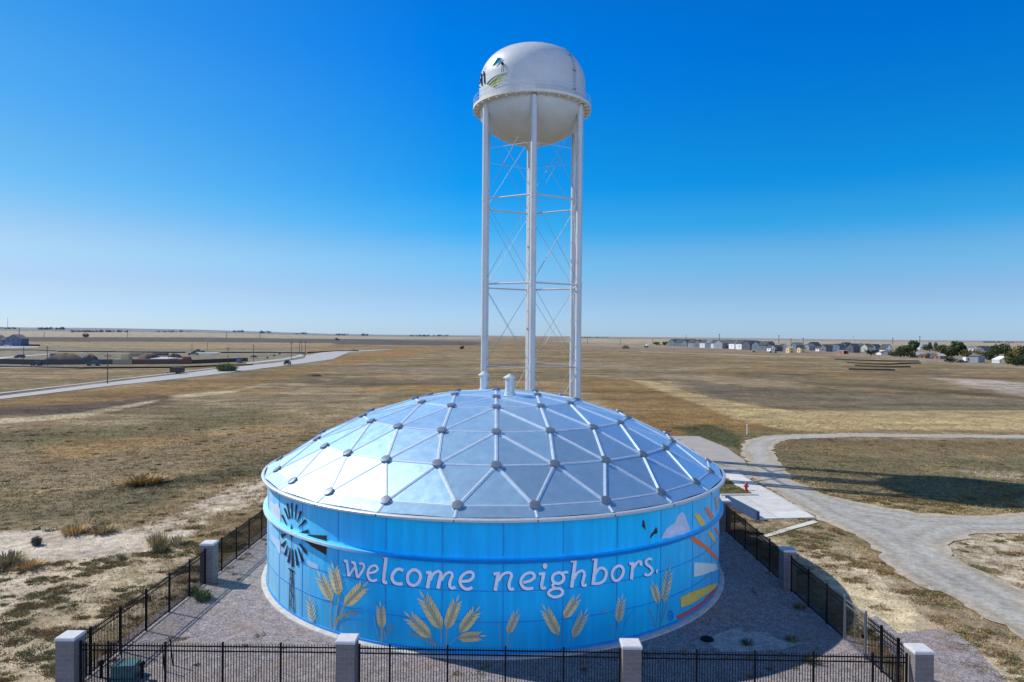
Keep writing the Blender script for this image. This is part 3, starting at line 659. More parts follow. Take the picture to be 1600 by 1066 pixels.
STROKES = [
 (A_, [(70, 222), (104, 214), (120, 240), (150, 455)], 42, 0), (A_, [(150, 455), (192, 385), (238, 320)], 34, 0), (A_, [(190, 244), (226, 240), (245, 280), (285, 482)], 42, 0), (A_, [(285, 482), (345, 400), (385, 320), (378, 272), (348, 256), (310, 268)], 38, 0),
 (A_, [(462, 408), (555, 388), (598, 345), (575, 296), (530, 292), (472, 330), (446, 400), (452, 465), (488, 518), (535, 528), (592, 508)], 40, 0),
 (A_, [(685, 160), (735, 152)], 44, 0), (A_, [(736, 138), (718, 290), (697, 470), (697, 535), (718, 555), (748, 550)], 54, 0),
 (A_, [(1000, 368), (945, 345), (890, 358), (838, 420), (826, 490), (860, 552), (920, 576), (990, 572)], 52, 0),
 (A_, [(1190, 358), (1255, 405), (1268, 480), (1230, 565), (1160, 600), (1092, 568), (1066, 500), (1078, 422), (1130, 366)], 50, 1),
 (B_, [(155, 350), (235, 342)], 46, 0), (B_, [(225, 335), (200, 470), (176, 595)], 58, 0), (B_, [(222, 470), (265, 378), (335, 330), (380, 345), (395, 385)], 44, 0), (B_, [(392, 370), (366, 480), (340, 600)], 58, 0),
 (B_, [(392, 470), (450, 385), (515, 345), (560, 362), (570, 415)], 44, 0), (B_, [(570, 395), (545, 450), (525, 520), (536, 575), (572, 592), (614, 574)], 48, 0),
 (B_, [(700, 488), (825, 476), (888, 422), (888, 362), (840, 340), (765, 362), (705, 420), (686, 490), (712, 560), (770, 602), (830, 604), (880, 578)], 48, 0),
 (C_, [(110, 372), (205, 356)], 48, 0), (C_, [(190, 345), (165, 480), (136, 632)], 56, 0), (C_, [(185, 480), (250, 382), (330, 350), (382, 366), (396, 412)], 44, 0), (C_, [(394, 400), (372, 460), (354, 530), (362, 592), (392, 610), (430, 600)], 48, 0),
 (C_, [(575, 505), (680, 478), (744, 425), (735, 370), (682, 350), (604, 378), (550, 440), (540, 510), (576, 578), (640, 602), (730, 592)], 48, 0),
 (C_, [(818, 372), (905, 362)], 44, 0), (C_, [(898, 345), (880, 450), (864, 540), (874, 592), (930, 584)], 50, 0),
 (C_, [(1130, 350), (1188, 376), (1208, 430), (1186, 488), (1120, 520), (1054, 498), (1030, 440), (1054, 382)], 48, 1), (C_, [(1170, 362), (1220, 346), (1278, 344)], 42, 0),
 (C_, [(1062, 508), (1036, 552), (1062, 584)], 42, 0), (C_, [(1080, 598), (1160, 606), (1190, 655), (1160, 706), (1070, 732), (990, 704), (968, 665), (1005, 622)], 46, 1),
 (C_, [(1315, 172), (1390, 162)], 44, 0), (C_, [(1390, 138), (1362, 360), (1330, 585)], 54, 0), (C_, [(1365, 450), (1415, 360), (1485, 320), (1524, 342), (1534, 400)], 42, 0), (C_, [(1532, 388), (1516, 450), (1504, 510), (1516, 552), (1566, 540)], 46, 0),
 (D_, [(452, 188), (520, 178)], 42, 0), (D_, [(515, 150), (492, 370), (464, 592)], 52, 0), (D_, [(495, 425), (555, 342), (618, 330), (666, 372), (668, 450), (622, 536), (550, 568), (470, 572)], 46, 0),
 (D_, [(880, 292), (932, 332), (938, 400), (890, 492), (820, 526), (772, 480), (766, 400), (805, 328)], 45, 1),
 (D_, [(1032, 262), (1105, 250)], 44, 0), (D_, [(1088, 240), (1078, 380), (1064, 508)], 48, 0), (D_, [(1092, 330), (1135, 262), (1188, 222), (1214, 242), (1212, 292)], 42, 0),
 (D_, [(1388, 196), (1342, 182), (1296, 216), (1302, 268), (1368, 320), (1392, 370), (1360, 420), (1312, 438), (1268, 418)], 42, 0),
]
def ell(cx, cy, rx, ry, n=14): return [(cx+rx*math.cos(2*math.pi*k/n), cy+ry*math.sin(2*math.pi*k/n)) for k in range(n)]
BLOBS = [(C_, ell(915, 245, 36, 46)), (D_, [(1466, 342), (1476, 352), (1474, 408), (1458, 408), (1446, 380)])]
pt = Paint()
for dx, dy, c, gr in ((-.9, 1.0, (.015, .06, .30), 6), (0, 0, (.86, .88, .95), 0)):
    for (ox, oy), p, wd, cl in STROKES:
        q = cat([(ox+x/10+dx, oy+y/10+dy) for x, y in p], bool(cl)) if len(p) > 2 else zz(ox+dx, oy+dy, p)
        pt.ribbon(q, (wd+gr)/10, c, bool(cl), lift=.0003)
    for (ox, oy), p in BLOBS: pt.poly([(ox+x/10+dx, oy+y/10+dy) for x, y in p], c, .0003)
pt.build('lettering')['label'] = 'white slanted painted words welcome neighbors.'
# wheat
def ear(p, b, t, wd, n, bright=1.0):
    b, t = np.array(b), np.array(t); ax = t-b; L_ = np.linalg.norm(ax); ax = ax/L_; nn = np.array([-ax[1], ax[0]])
    p.ribbon([tuple(b), tuple(b+ax*L_*.85)], wd*.35, tuple(np.array((.50, .40, .20))*bright), w1=wd*.15)
    n = max(5, n-2)
    for k in range(n, -1, -1):
        f = k/n; prof = math.sin(math.pi*min(1, .22+.72*f))**.7 if f < .95 else .55
        for s in (-1, 1):
            if k == n and s == 1: continue
            off = 0 if k == n else s
            c = b+ax*L_*(.04+.80*f)
            dirv = ax*math.cos(.55*abs(off))+nn*off*math.sin(.55*abs(off)); pv = np.array([-dirv[1], dirv[0]])
            ln, kw = L_*1.15/n+wd*.30, wd*.135*max(prof, .5)
            st = c+nn*off*wd*.15*prof
            def leaf(sc_): return [tuple(st+dirv*ln*u+pv*kw*v*sc_) for u, v in ((0, 0), (.25, .8), (.55, 1), (.85, .55), (1.08, 0), (.85, -.55), (.55, -1), (.25, -.8))]
            g = random.uniform(.82, 1.15)*bright
            p.poly(leaf(1.25), tuple(np.array((.80, .80, .62))*bright), .0003)
            p.poly(leaf(.9), tuple(np.clip(np.array((.78, .56, .20))*g, 0, 1)), .0003)
            p.ribbon([tuple(st+dirv*ln*.1-pv*kw*.3*s), tuple(st+dirv*ln*.9-pv*kw*.15*s)], kw*.5, tuple(np.array((.58, .38, .11))*bright), w1=.2, lift=.0003)
ST = (.20, .42, .60); ST2 = (.33, .38, .36)
CLUMPS = [
 ([((518.6, 939.6), (498.2, 896.3), 12, 8), ((529.8, 930.4), (519.3, 881.8), 13, 8), ((539, 946), (571, 913), 17, 8), ((488.4, 973), (483.8, 934), 6.5, 7)],
  [([(518, 938), (516, 960), (517, 985)], 2.2, ST2), ([(530, 929), (526, 955), (521, 986)], 2.2, ST2), ([(539, 945), (530, 965), (522, 985)], 2.5, (.40, .36, .24)), ([(523, 972), (535, 962), (558, 957.5)], 5, (.36, .30, .17)), ([(488, 973), (489, 978)], 2, ST2)]),
 ([((597.4, 981.7), (594.2, 944), 11, 8)], [([(597, 981), (596, 1004)], 4, ST2), ([(584, 962), (588, 985), (594, 1004)], 2, ST), ([(612, 975), (608, 986), (600, 990)], 3, (.33, .30, .16)), ([(600, 985), (603, 1000)], 2, ST)]),
 ([((672.5, 996), (635.6, 960), 15, 8), ((689.4, 982.5), (658, 927), 17, 9), ((698, 982.5), (715.6, 934), 14, 9), ((718.7, 988), (746.9, 951), 14, 8), ((716, 997), (755, 993.5), 13, 8)],
  [([(689, 982), (689.5, 1012)], 2, ST), ([(698, 982), (697, 1012)], 2.6, ST2), ([(672, 996), (683, 1012)], 3, (.30, .30, .25)), ([(640, 990), (660, 997), (682, 1010)], 4, (.24, .30, .30)), ([(714, 996), (700, 1010)], 1.6, ST)]),
 ([((793.7, 990), (808.7, 955), 9.5, 8)], [([(793.5, 990), (792, 1012)], 1.8, ST2), ([(809, 986.5), (802, 992), (797, 1012)], 1.8, (.15, .36, .42)), ([(778, 975), (782, 1010)], 1.2, ST)]),
 ([((872.4, 992), (849.4, 948), 13, 9), ((881.7, 966), (903.3, 932), 12, 8), ((895.4, 996), (916, 954), 10, 8)], [([(872, 991), (874, 1012)], 2, (.12, .32, .48)), ([(881, 966), (879, 1012)], 1.6, (.05, .28, .55)), ([(895, 996), (890, 1010)], 1.4, (.12, .32, .48))]),
 ([((965.8, 973), (972.3, 931), 9, 8)], [([(966, 973), (962, 1000)], 2, (.10, .33, .52)), ([(940, 957), (946, 954), (951, 958)], 1.6, (.40, .36, .28)), ([(956, 975), (959, 998)], 1.4, (.2, .34, .40)), ([(990, 955), (978, 972), (971, 995)], 1, (.08, .3, .55))]),
 ([((1029, 943), (1019.7, 911), 8.5, 8), ((1037, 940), (1047, 886), 8, 9)], [([(1029, 943), (1026, 975), (1025, 993)], 1.3, (.10, .36, .50)), ([(1037, 940), (1034, 970), (1027, 988)], 1.3, (.10, .36, .50)), ([(1012, 950), (1020, 962), (1024, 985)], 1.6, (.22, .34, .30)), ([(1043, 940), (1038, 960), (1032, 980)], 1.6, (.25, .34, .26)), ([(1044, 884), (1038, 866)], .6, (.3, .5, .6)), ([(1047, 884), (1046, 862)], .6, (.3, .5, .6)), ([(1049, 886), (1054, 868)], .6, (.3, .5, .6))]),
]
for ears, stems in CLUMPS:
    p = Paint()
    for q, wd, c in stems: p.ribbon(cat(q) if len(q) > 2 else q, wd, c, w1=wd*.6)
    for e in ears: ear(p, *e)
    p.build('wheat_motif')
# windmill
p = Paint(); INK = (.012, .014, .03)
def w_(x, y): return (410+x/5.333, 770+y/5.333)
for c, q_ in (((.62, .72, .84), [(62, 70), (95, 95), (130, 90), (150, 150), (152, 262), (110, 250), (70, 180)]), ((.52, .68, .84), [(66, 330), (110, 380), (148, 400), (150, 520), (120, 470), (75, 380)]), ((.45, .66, .86), [(375, 560), (460, 600), (470, 640), (400, 620), (375, 600)])):
    p = Paint(); p.poly([w_(*q) for q in q_], c); p.build('painted_cloud')
p = Paint(.03)
for (a, b), (c, d), w0, w1 in [((245, 215), (243, 85), 8, 14), ((217, 222), (182, 128), 8, 14), ((228, 216), (206, 90), 8, 14), ((270, 226), (284, 100), 8, 16), ((290, 246), (322, 155), 9, 20), ((300, 290), (363, 228), 9, 26), ((310, 335), (386, 322), 10, 34),
        ((306, 424), (368, 505), 9, 28), ((293, 455), (338, 576), 8, 24), ((271, 470), (293, 608), 8, 20), ((250, 470), (252, 618), 8, 18), ((232, 462), (214, 582), 8, 20), ((210, 438), (186, 522), 8, 20), ((198, 400), (160, 446), 9, 30), ((198, 348), (154, 360), 10, 40), ((196, 290), (154, 272), 9, 24), ((200, 268), (162, 185), 8, 16)]:
    p.ribbon([w_(a, b), w_(c, d)], w0/5.33, INK, w1=w1/5.33)
p.poly([w_(*q) for q in [(385, 350), (537, 358), (530, 520), (420, 455), (316, 376), (330, 368)]], (.028, .016, .016))
p.poly([w_(*q) for q in [(241, 254), (252, 318), (228, 318)]], INK); p.poly([w_(*q) for q in [(229, 340), (252, 340), (241, 402)]], INK)
p.ribbon([w_(241, 395), w_(240, 640)], .8, (.05, .09, .2)); p.ribbon([w_(216, 632), w_(268, 660)], 2, INK)
p.ribbon([w_(232, 650), w_(222, 985)], 1.3, INK); p.ribbon([w_(250, 655), w_(264, 1005)], 1.3, INK); p.ribbon([w_(243, 655), w_(246, 1000)], .7, INK)
for a, b in (((230, 700), (256, 760)), ((254, 730), (228, 800)), ((228, 800), (260, 880)), ((258, 850), (224, 920)), ((224, 920), (262, 975))): p.ribbon([w_(*a), w_(*b)], .8, INK)
p.build('windmill_motif')
def r_(x, y): return (990+x/4.6375, 770+y/4.6375)
p = Paint()
p.poly([r_(*q) for q in [(200, 332), (222, 285), (240, 258), (272, 236), (300, 218), (308, 185), (320, 165), (345, 140), (362, 150), (378, 170), (388, 212), (398, 235), (411, 276), (360, 300), (300, 312), (270, 326)]], (.62, .68, .82))
p.poly([r_(*q) for q in [(250, 290), (300, 250), (350, 240), (380, 262), (330, 285), (280, 305)]], (.72, .76, .86)); p.build('painted_cloud')
for q in ([(65, 198), (78, 203), (82, 225), (88, 268), (76, 258), (66, 246), (58, 242), (66, 226)], [(163, 248), (170, 262), (176, 288), (162, 298), (146, 302), (124, 331), (121, 322), (130, 298), (148, 280)]): p = Paint(); p.poly([r_(*k) for k in q], (.02, .02, .03)); p.build('bird_motif')
RED, ORG, YEL, WHT = (.72, .10, .07), (.95, .22, .08), (.98, .60, .10), (.80, .80, .72)
for c, q in ((YEL, [(440, 160), (470, 148), (542, 248), (500, 266)]), (YEL, [(535, 285), (560, 280), (605, 365), (572, 345)]), (ORG, [(513, 105), (540, 108), (606, 208), (570, 216)]), (ORG, [(585, 256), (600, 250), (622, 305), (606, 302)]),
             (ORG, [(415, 332), (442, 315), (545, 395), (622, 478), (606, 490), (520, 410), (428, 356)]), (WHT, [(440, 505), (600, 515), (612, 556), (500, 596), (438, 610)]), (YEL, [(340, 760), (420, 720), (612, 650), (616, 678), (420, 806), (345, 832)]),
             (RED, [(312, 893), (400, 852), (500, 788), (606, 676), (614, 704), (515, 818), (410, 888), (320, 926)]), ((.50, .40, .34), [(588, 32), (618, 22), (616, 118), (600, 130)])):
    p = Paint(); p.poly([r_(*k) for k in q], c); p.build('sun_ray_motif')
p = Paint()
p.ribbon([r_(x, y) for x, y in ell(268, 890, 18, 36, 16)], .7, (.01, .12, .5), True); p.ribbon([r_(x, y) for x, y in cat([(262, 862), (282, 880), (264, 892), (284, 905), (262, 915)])], .8, (.01, .1, .45))
p.build('artist_mark')

# ------------------------------------------------------------------ elevated water tower
WX, WY = 2.25, 85.0; WO = Vector((WX, WY, 0))
M_WHITE = mat('tower_white', (.56, .575, .57), .38, vary=.05, scale=.8, dirt=(.48, .46, .41), dscale=.5)
tower = thing('water_tower', 'tall white legged water tower rising behind the domed mural tank', 'water tower', WO)
TR, ZW = 6.55, 43.0
prof = []
for k in range(13): t = math.pi/2*k/12; prof.append((max(TR*math.sin(t), .001), ZW-.1-3.95*math.cos(t)))
prof += [(TR, 44.5), (TR, 46.2)]
for k in range(1, 15): t = math.pi/2*k/14; prof.append((max(TR*math.cos(t)**.60, .001), 46.1+4.25*math.sin(t)**1.08))
tk = MB(); tk.lathe(prof, 96, WO); tankb = tk.build('tank_bowl', M_WHITE, tower, WO, True)
wk = MB(); wk.lathe([(TR-.05, ZW-.12), (7.3, ZW-.12), (7.3, ZW+.22), (7.22, ZW+.22), (7.22, ZW), (TR-.05, ZW)], 96, WO)
for k in range(36):
    a = R_(10*k+4); wk.box((WX+6.9*math.sin(a), WY-6.9*math.cos(a), ZW-.24), (.06, .74, .22), a)
balc = wk.build('balcony', mat('balcony_paint', (.70, .66, .58), .5, vary=.06), tower, WO, True, 40)
rl = MB()
def ring(mbx, r, z, rad_, n=72):
    for k in range(n):
        a, b = 2*math.pi*k/n, 2*math.pi*(k+1)/n
        mbx.tube((WX+r*math.sin(a), WY-r*math.cos(a), z), (WX+r*math.sin(b), WY-r*math.cos(b), z), rad_, n=5, caps=False)
ring(rl, 7.24, ZW+1.1, .03); ring(rl, 7.24, ZW+.62, .025)
for k in range(36): a = R_(10*k); rl.tube((WX+7.24*math.sin(a), WY-7.24*math.cos(a), ZW), (WX+7.24*math.sin(a), WY-7.24*math.cos(a), ZW+1.1), .025, n=5)
rl.build('railing', M_WHITE, balc, WO)
LR = 6.5; DEL = .7
legs = []
for k in range(6):
    a = R_(60*k+DEL); p = Vector((WX+LR*math.sin(a), WY-LR*math.cos(a), 0)); legs.append(p)
    lg = MB(); lg.tube((p.x, p.y, .5), (p.x, p.y, ZW-.25), .36, n=20)
    for z in (11.4, 21.25, 31.4): lg.tube((p.x, p.y, z-.35), (p.x, p.y, z+.35), .385, n=20)
    if k == 1:
        for q in range(100): lg.box((p.x+.40, p.y-.25, 3+q*.4), (.04, .34, .03))
    lgo = lg.build('leg', M_WHITE, tower, WO, True, 40)
    ft = MB(); ft.box((p.x, p.y, .25), (1.7, 1.7, .5)); ft.build('footing', M_FOOT, lgo, WO)
ris = MB(); ris.tube((WX, WY, 0), (WX, WY, 38.6), .42, n=24); ris.lathe([(.42, 38.0), (1.5, 39.4)], 24, WO); ris.build('riser_pipe', M_WHITE, tower, WO, True, 40)
M_ROD = mat('rod_grey', (.34, .36, .38), .5)
zl = [1.0, 11.4, 21.25, 31.4, 41.6]
for z in zl[1:4]:
    for k in range(6):
        a, b = legs[k], legs[(k+1) % 6]; s = MB(); s.tube((a.x, a.y, z), (b.x, b.y, z), .105 if z > 12 else .06, n=8); s.build('strut', M_WHITE if z > 12 else M_ROD, tower, WO, True, 40)
for q in range(4):
    for k in range(6):
        a, b = legs[k], legs[(k+1) % 6]; s = MB()
        s.tube((a.x, a.y, zl[q]+.2), (b.x, b.y, zl[q+1]-.2), .027, n=5); s.tube((b.x, b.y, zl[q]+.2), (a.x, a.y, zl[q+1]-.2), .027, n=5)
        s.build('tie_rod', M_ROD, tower, WO)
s = MB()
for k in range(6):
    a, b = legs[k], legs[(k+1) % 6]; s.tube((a.x, a.y, 37.4), (b.x, b.y, 37.4), .03, n=5)
s.build('tie_ring', M_WHITE, tower, WO)
def rev_at(px, py, off):
    d = ray(px, py); ts = np.linspace(74, 92, 700); best = None
    zs = np.array([q[1] for q in prof]); rs = np.array([q[0] for q in prof])
    Pp = d[None]*ts[:, None]; rr_ = np.hypot(Pp[:, 0]-WX, Pp[:, 1]-WY); rz = np.interp(Pp[:, 2]+H, zs, rs)+off
    k = np.argmax(rr_ < rz); 
    g_ = rr_-rz
    if g_[k] >= 0 or k == 0: p = Pp[int(np.argmin(g_))]
    else: f = g_[k-1]/(g_[k-1]-g_[k]); p = Pp[k-1]*(1-f)+Pp[k]*f
    p = p-d*(.02+off*.6)
    return (p[0], p[1], p[2]+H)
lad = MB(); la = R_(47)
for sgn in (-1, 1):
    pp = None
    for r, z in prof[13:24]:
        a = la+sgn*.03; q = (WX+(r+.14)*math.sin(a), WY-(r+.14)*math.cos(a), z)
        if pp: lad.tube(pp, q, .014, n=5)
        pp = q
for k in range(16):
    z = ZW+.3+k*.42
    r = float(np.interp(z, [q[1] for q in prof], [q[0] for q in prof]))+.14
    lad.box((WX+r*math.sin(la), WY-r*math.cos(la), z), (.42, .03, .03), la)
for z in (44.2, 46.4, 48.4):
    r = float(np.interp(z, [q[1] for q in prof], [q[0] for q in prof]))+.08; lad.box((WX+r*math.sin(la), WY-r*math.cos(la), z), (.5, .2, .16), la)
lad.build('ladder', mat('ladder_grey', (.30, .31, .34), .5), tower, WO)
vt = MB(); vt.lathe([(.5, 50.5), (.5, 50.95), (.62, 50.97), (.0, 51.15)], 16, WO); vt.tube((WX+1.2, WY, 50.4), (WX+1.2, WY, 51.6), .04, n=6); vt.build('roof_vent', M_WHITE, tower, WO, True, 40)
# emblem and letters on the bowl
class Decal:
    def __init__(s): s.mb = MB(); s.z = .045
    def poly(s, px, col):
        s.z += .004
        for tri in fill(px, 1.6): s.mb.add([rev_at(x, y, s.z) for x, y in tri], [(0, 1, 2)], 0, col)
    def ribbon(s, px, wd, col, w1=None):
        px = [np.array(q, float) for q in px]; n = len(px); L_, R2 = [], []
        for k in range(n):
            d = px[min(k+1, n-1)]-px[max(k-1, 0)]; d = d/np.linalg.norm(d); nn = np.array([-d[1], d[0]]); wk_ = (wd if w1 is None else wd+(w1-wd)*k/(n-1))/2
            L_.append(px[k]+nn*wk_); R2.append(px[k]-nn*wk_)
        s.poly([tuple(q) for q in L_+R2[::-1]], col)
def e_(x, y): return (735+x/8.2, 60+y/8.2)
dc = Decal()
dc.poly([e_(*q) for q in [(258, 366), (298, 320), (346, 246), (390, 243), (376, 266), (326, 322)]], (.01, .12, .20))
dc.poly([e_(*q) for q in [(322, 332), (352, 300), (385, 268), (425, 248), (396, 288), (354, 324)]], (.03, .30, .60))
dc.poly([e_(*q) for q in [(300, 352), (330, 328), (352, 322), (330, 345)]], (.15, .45, .62))
dc.poly([e_(x, y) for x, y in ell(411, 325, 18, 22, 14)], (.004, .006, .03)); dc.poly([e_(*q) for q in [(400, 340), (408, 335), (404, 436), (396, 438)]], (.10, .16, .22)); dc.poly([e_(*q) for q in [(414, 335), (422, 340), (430, 432), (422, 434)]], (.10, .16, .22))
arc = lambda dy: cat([(212, 590-dy*0), (260, 530+dy), (330, 482+dy), (410, 456+dy), (480, 440+dy*.4)])
for dy, c, wd in ((0, (.035, .12, .09), 20), (28, (.10, .22, .07), 20), (52, (.36, .40, .10), 20), (76, (.60, .50, .16), 18)):
    q = cat([(215+dy*.95, 588+dy*.35), (270+dy*.8, 525+dy*.75), (335+dy*.45, 484+dy*.75), (405+dy*.15, 458+dy*.5), (472-dy*.25, 443+dy*.38)])
    dc.ribbon([e_(*k) for k in q], wd/8.2, c, w1=.5)
M_SIGN = mat('sign_paint', None, .95, vary=.06, scale=2.5, attr='Col', spec=.02)
dc.mb.build('emblem', M_SIGN, tower, WO)
dc = Decal(); INK2 = (.015, .03, .08)
for sgm, wd in (([(168, 420), (178, 500), (180, 560), (188, 582)], 15), ([(152, 470), (190, 452)], 10), ([(138, 448), (142, 520), (144, 590), (152, 606)], 14), ([(126, 490), (152, 474)], 9), ([(108, 585), (122, 560), (124, 520), (116, 505)], 9), ([(108, 620), (122, 628)], 12), ([(192, 356), (176, 400)], 3)):
    dc.ribbon([e_(*k) for k in (cat(sgm) if len(sgm) > 2 else sgm)], wd/8.2, INK2 if wd > 5 else (.5, .2, .1))
dc.mb.build('lettering', M_SIGN, tower, WO)['label'] = 'dark letters ett painted on the bowl'

# ------------------------------------------------------------------ pillars, fence, gate
def block_mat():
    m = bpy.data.materials.new('block_masonry'); nt, N, L, b = nodes_of(m); b.inputs['Roughness'].default_value = .9
    tc = N.new('ShaderNodeTexCoord'); sx = N.new('ShaderNodeSeparateXYZ'); L.new(tc.outputs['Object'], sx.inputs[0])
    ad = N.new('ShaderNodeMath'); L.new(sx.outputs[0], ad.inputs[0]); L.new(sx.outputs[1], ad.inputs[1])
    cb = N.new('ShaderNodeCombineXYZ'); L.new(ad.outputs[0], cb.inputs[0]); L.new(sx.outputs[2], cb.inputs[1])
    br = N.new('ShaderNodeTexBrick'); br.inputs['Scale'].default_value = 1; br.inputs['Brick Width'].default_value = .40; br.inputs['Row Height'].default_value = .2; br.inputs['Mortar Size'].default_value = .008
    br.inputs['Color1'].default_value = (.165, .14, .135, 1); br.inputs['Color2'].default_value = (.20, .17, .16, 1); br.inputs['Mortar'].default_value = (.25, .23, .215, 1)
    L.new(cb.outputs[0], br.inputs['Vector'])
    nz = N.new('ShaderNodeTexNoise'); nz.inputs['Scale'].default_value = 18; nz.inputs['Detail'].default_value = 6; L.new(tc.outputs['Object'], nz.inputs['Vector'])
    r = N.new('ShaderNodeMapRange'); r.inputs[1].default_value = .3; r.inputs[2].default_value = .7; r.inputs[3].default_value = .8; r.inputs[4].default_value = 1.2; L.new(nz.outputs['Fac'], r.inputs[0])
    mx = N.new('ShaderNodeMix'); mx.data_type = 'RGBA'; mx.blend_type = 'MULTIPLY'; mx.inputs[0].default_value = 1; L.new(br.outputs['Color'], mx.inputs[6]); L.new(r.outputs[0], mx.inputs[7]); L.new(mx.outputs[2], b.inputs['Base Color'])
    bp = N.new('ShaderNodeBump'); bp.inputs['Strength'].default_value = .5; bp.inputs['Distance'].default_value = .02; L.new(nz.outputs['Fac'], bp.inputs['Height']); L.new(bp.outputs['Normal'], b.inputs['Normal'])
    return m
M_BLOCK = block_mat(); M_CAP = mat('cap_stone', (.56, .55, .55), .8, vary=.1, scale=6, bump=.1)
M_BLACK = mat('fence_black', (.006, .006, .007), .6, vary=.1, spec=.15)
PIL = [((XL, 28.45), 'block pillar at the left front corner of the fence, next to the teal utility box'), ((-6.75, 28.35), 'block pillar on the front fence below the word welcome'),
       ((5.0, 28.1), 'block pillar on the front fence right of the middle, below the last wheat ears'), ((16.75, 27.85), 'block pillar at the right front corner of the fence, near the gate'),
       ((XL+.1, 41.3), 'block pillar midway along the left fence, casting a shadow onto the gravel'), ((XR, 40.9), 'block pillar midway along the right fence, with its face in tank shade'),
       ((XR, 53.2), 'block pillar farthest back on the right fence, beside the concrete pad')]
pil0 = None
for (x, y), lb in PIL:
    if pil0 is None:
        pil0 = thing('block_pillar', lb, 'pillar', (x, y, 0), 'block pillars of the tank fence')
        s = MB(); s.box((0, 0, 1.15), (.76, .76, 2.30)); s.build('shaft', M_BLOCK, pil0)
        s = MB(); s.box((0, 0, 2.35), (.82, .82, .10)); s.box((0, 0, 2.412), (.78, .78, .025), top=.97); s.build('cap', M_CAP, pil0)
    else: dup(pil0, (x, y, 0), lb)
FH = 2.05
def fence(label, A, B, posts, group='black picket fence runs around the tank', wide=()):
    A, B = Vector((*A, 0)), Vector((*B, 0)); ax = (B-A).normalized(); L_ = (B-A).length; rz = math.atan2(ax.y, ax.x)
    t = thing('picket_fence', label, 'fence', A, group)
    for q in posts:
        s = MB(); c = ax*q; wdt = .11 if q in wide else .075
        s.box((c.x, c.y, 1.07), (wdt, wdt, 2.14), rz); s.box((c.x, c.y, 2.155), (wdt+.02, wdt+.02, .03), rz, top=.6); s.build('post', M_BLACK, t)
    ends = sorted(set([0, *posts, L_]))
    for a, b in zip(ends, ends[1:]):
        if b-a < .3: continue
        s = MB(); m_ = ax*((a+b)/2)
        for z in (.16, FH-.27, FH-.07): s.box((m_.x, m_.y, z), (b-a-.08, .036, .046), rz)
        n = max(1, round((b-a)/.115))
        for k in range(1, n):
            c = ax*(a+(b-a)*k/n); s.box((c.x, c.y, FH/2+.06), (.024, .024, FH-.05), rz); s.box((c.x, c.y, FH+.055), (.019, .019, .05), rz, top=.2)
        s.build('picket_panel', M_BLACK, t)
    return t
def fx(px, d): return (px-800+3.7)/F*d
def frontposts(pxs, xa, d): return [fx(q, d)-xa for q in pxs]
fence('front black fence run, leftmost, from the corner pillar to the pillar under welcome', (XL+.42, 28.42), (-7.17, 28.36), frontposts((124, 167, 257, 347, 438, 526), XL+.42, 28.4), wide=())
fence('middle front black fence run, in front of the wheat and words', (-6.33, 28.33), (4.58, 28.12), frontposts((560, 608, 699, 790, 881, 969), -6.33, 28.2))
fence('front black fence run, rightmost, ending at the corner pillar by the gate', (5.42, 28.08), (16.33, 27.88), frontposts((1004, 1090, 1181, 1272, 1364, 1416), 5.42, 28.0))
fence('left side black fence run nearest the camera, casting stripes onto gravel', (XL, 28.88), (XL+.08, 40.88), [q-28.88 for q in (29.8, 32.05, 34.3, 36.6, 38.85, 40.8)])
fence('left side black fence run farther back, passing behind the windmill painting', (XL+.1, 41.75), (XL+.1, 54), [q-41.75 for q in (41.85, 43.1, 45.4, 47.6, 50.0, 52.3, 53.9)])
fence('short right side black fence piece between the metal gate and corner pillar', (16.73, 28.3), (16.70, 31.8), [.15, 1.0, 2.3], wide=(1.0,))
fence('right side black fence run between the metal gate and the shaded middle pillar', (XR, 33.9), (XR, 40.45), [1.9, 4.1, 6.45])
fence('right side black fence run farthest back, leading to the concrete pad', (XR, 41.35), (XR, 52.75), [.1, 2.4, 4.7, 7.0, 9.3, 11.3])
M_GALV = mat('galvanised_steel', (.13, .14, .15), .5, .2, vary=.1, scale=8)
g = thing('metal_gate', 'silver steel walk gate set in the right side fence', 'gate', (XR, 32.85, 0))
for y in (-1.0, 1.0): s = MB(); s.tube((0, y, 0), (0, y, 2.25), .055, n=10); s.tube((0, y, 2.25), (0, y, 2.32), .065, .03, n=10); s.build('post', M_GALV, g)
s = MB()
for y in (-.88, 0, .88): s.tube((0, y, .12), (0, y, 2.1), .026, n=8)
for z in (.12, 1.86, 2.1): s.tube((0, -.88, z), (0, .88, z), .03, n=8)
fr_ = s.build('frame', M_GALV, g, smooth=True, angle=40)
s = MB()
for k in range(15): s.box((0, -.82+k*.117, 1.1), (.016, .016, 1.95))
s.build('infill', M_BLACK, g)
s = MB(); s.box((-.06, -.85, 1.05), (.06, .12, .18)); s.build('latch', M_BLACK, g)

# low retaining wall along the pad edge
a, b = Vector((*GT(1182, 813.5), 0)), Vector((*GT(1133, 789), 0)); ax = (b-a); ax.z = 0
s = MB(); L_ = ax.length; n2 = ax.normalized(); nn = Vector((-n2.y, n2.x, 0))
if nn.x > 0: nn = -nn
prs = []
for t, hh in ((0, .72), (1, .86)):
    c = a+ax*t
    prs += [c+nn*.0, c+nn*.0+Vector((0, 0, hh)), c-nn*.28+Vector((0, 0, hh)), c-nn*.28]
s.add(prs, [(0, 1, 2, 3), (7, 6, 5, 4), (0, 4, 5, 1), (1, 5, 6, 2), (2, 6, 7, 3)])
tag(s.build('retaining_wall', [mat('wall_blue', (.018, .055, .14), .7, vary=.12, scale=2)], None, a), 'low dark blue retaining wall along the edge of the white concrete pad', 'wall')
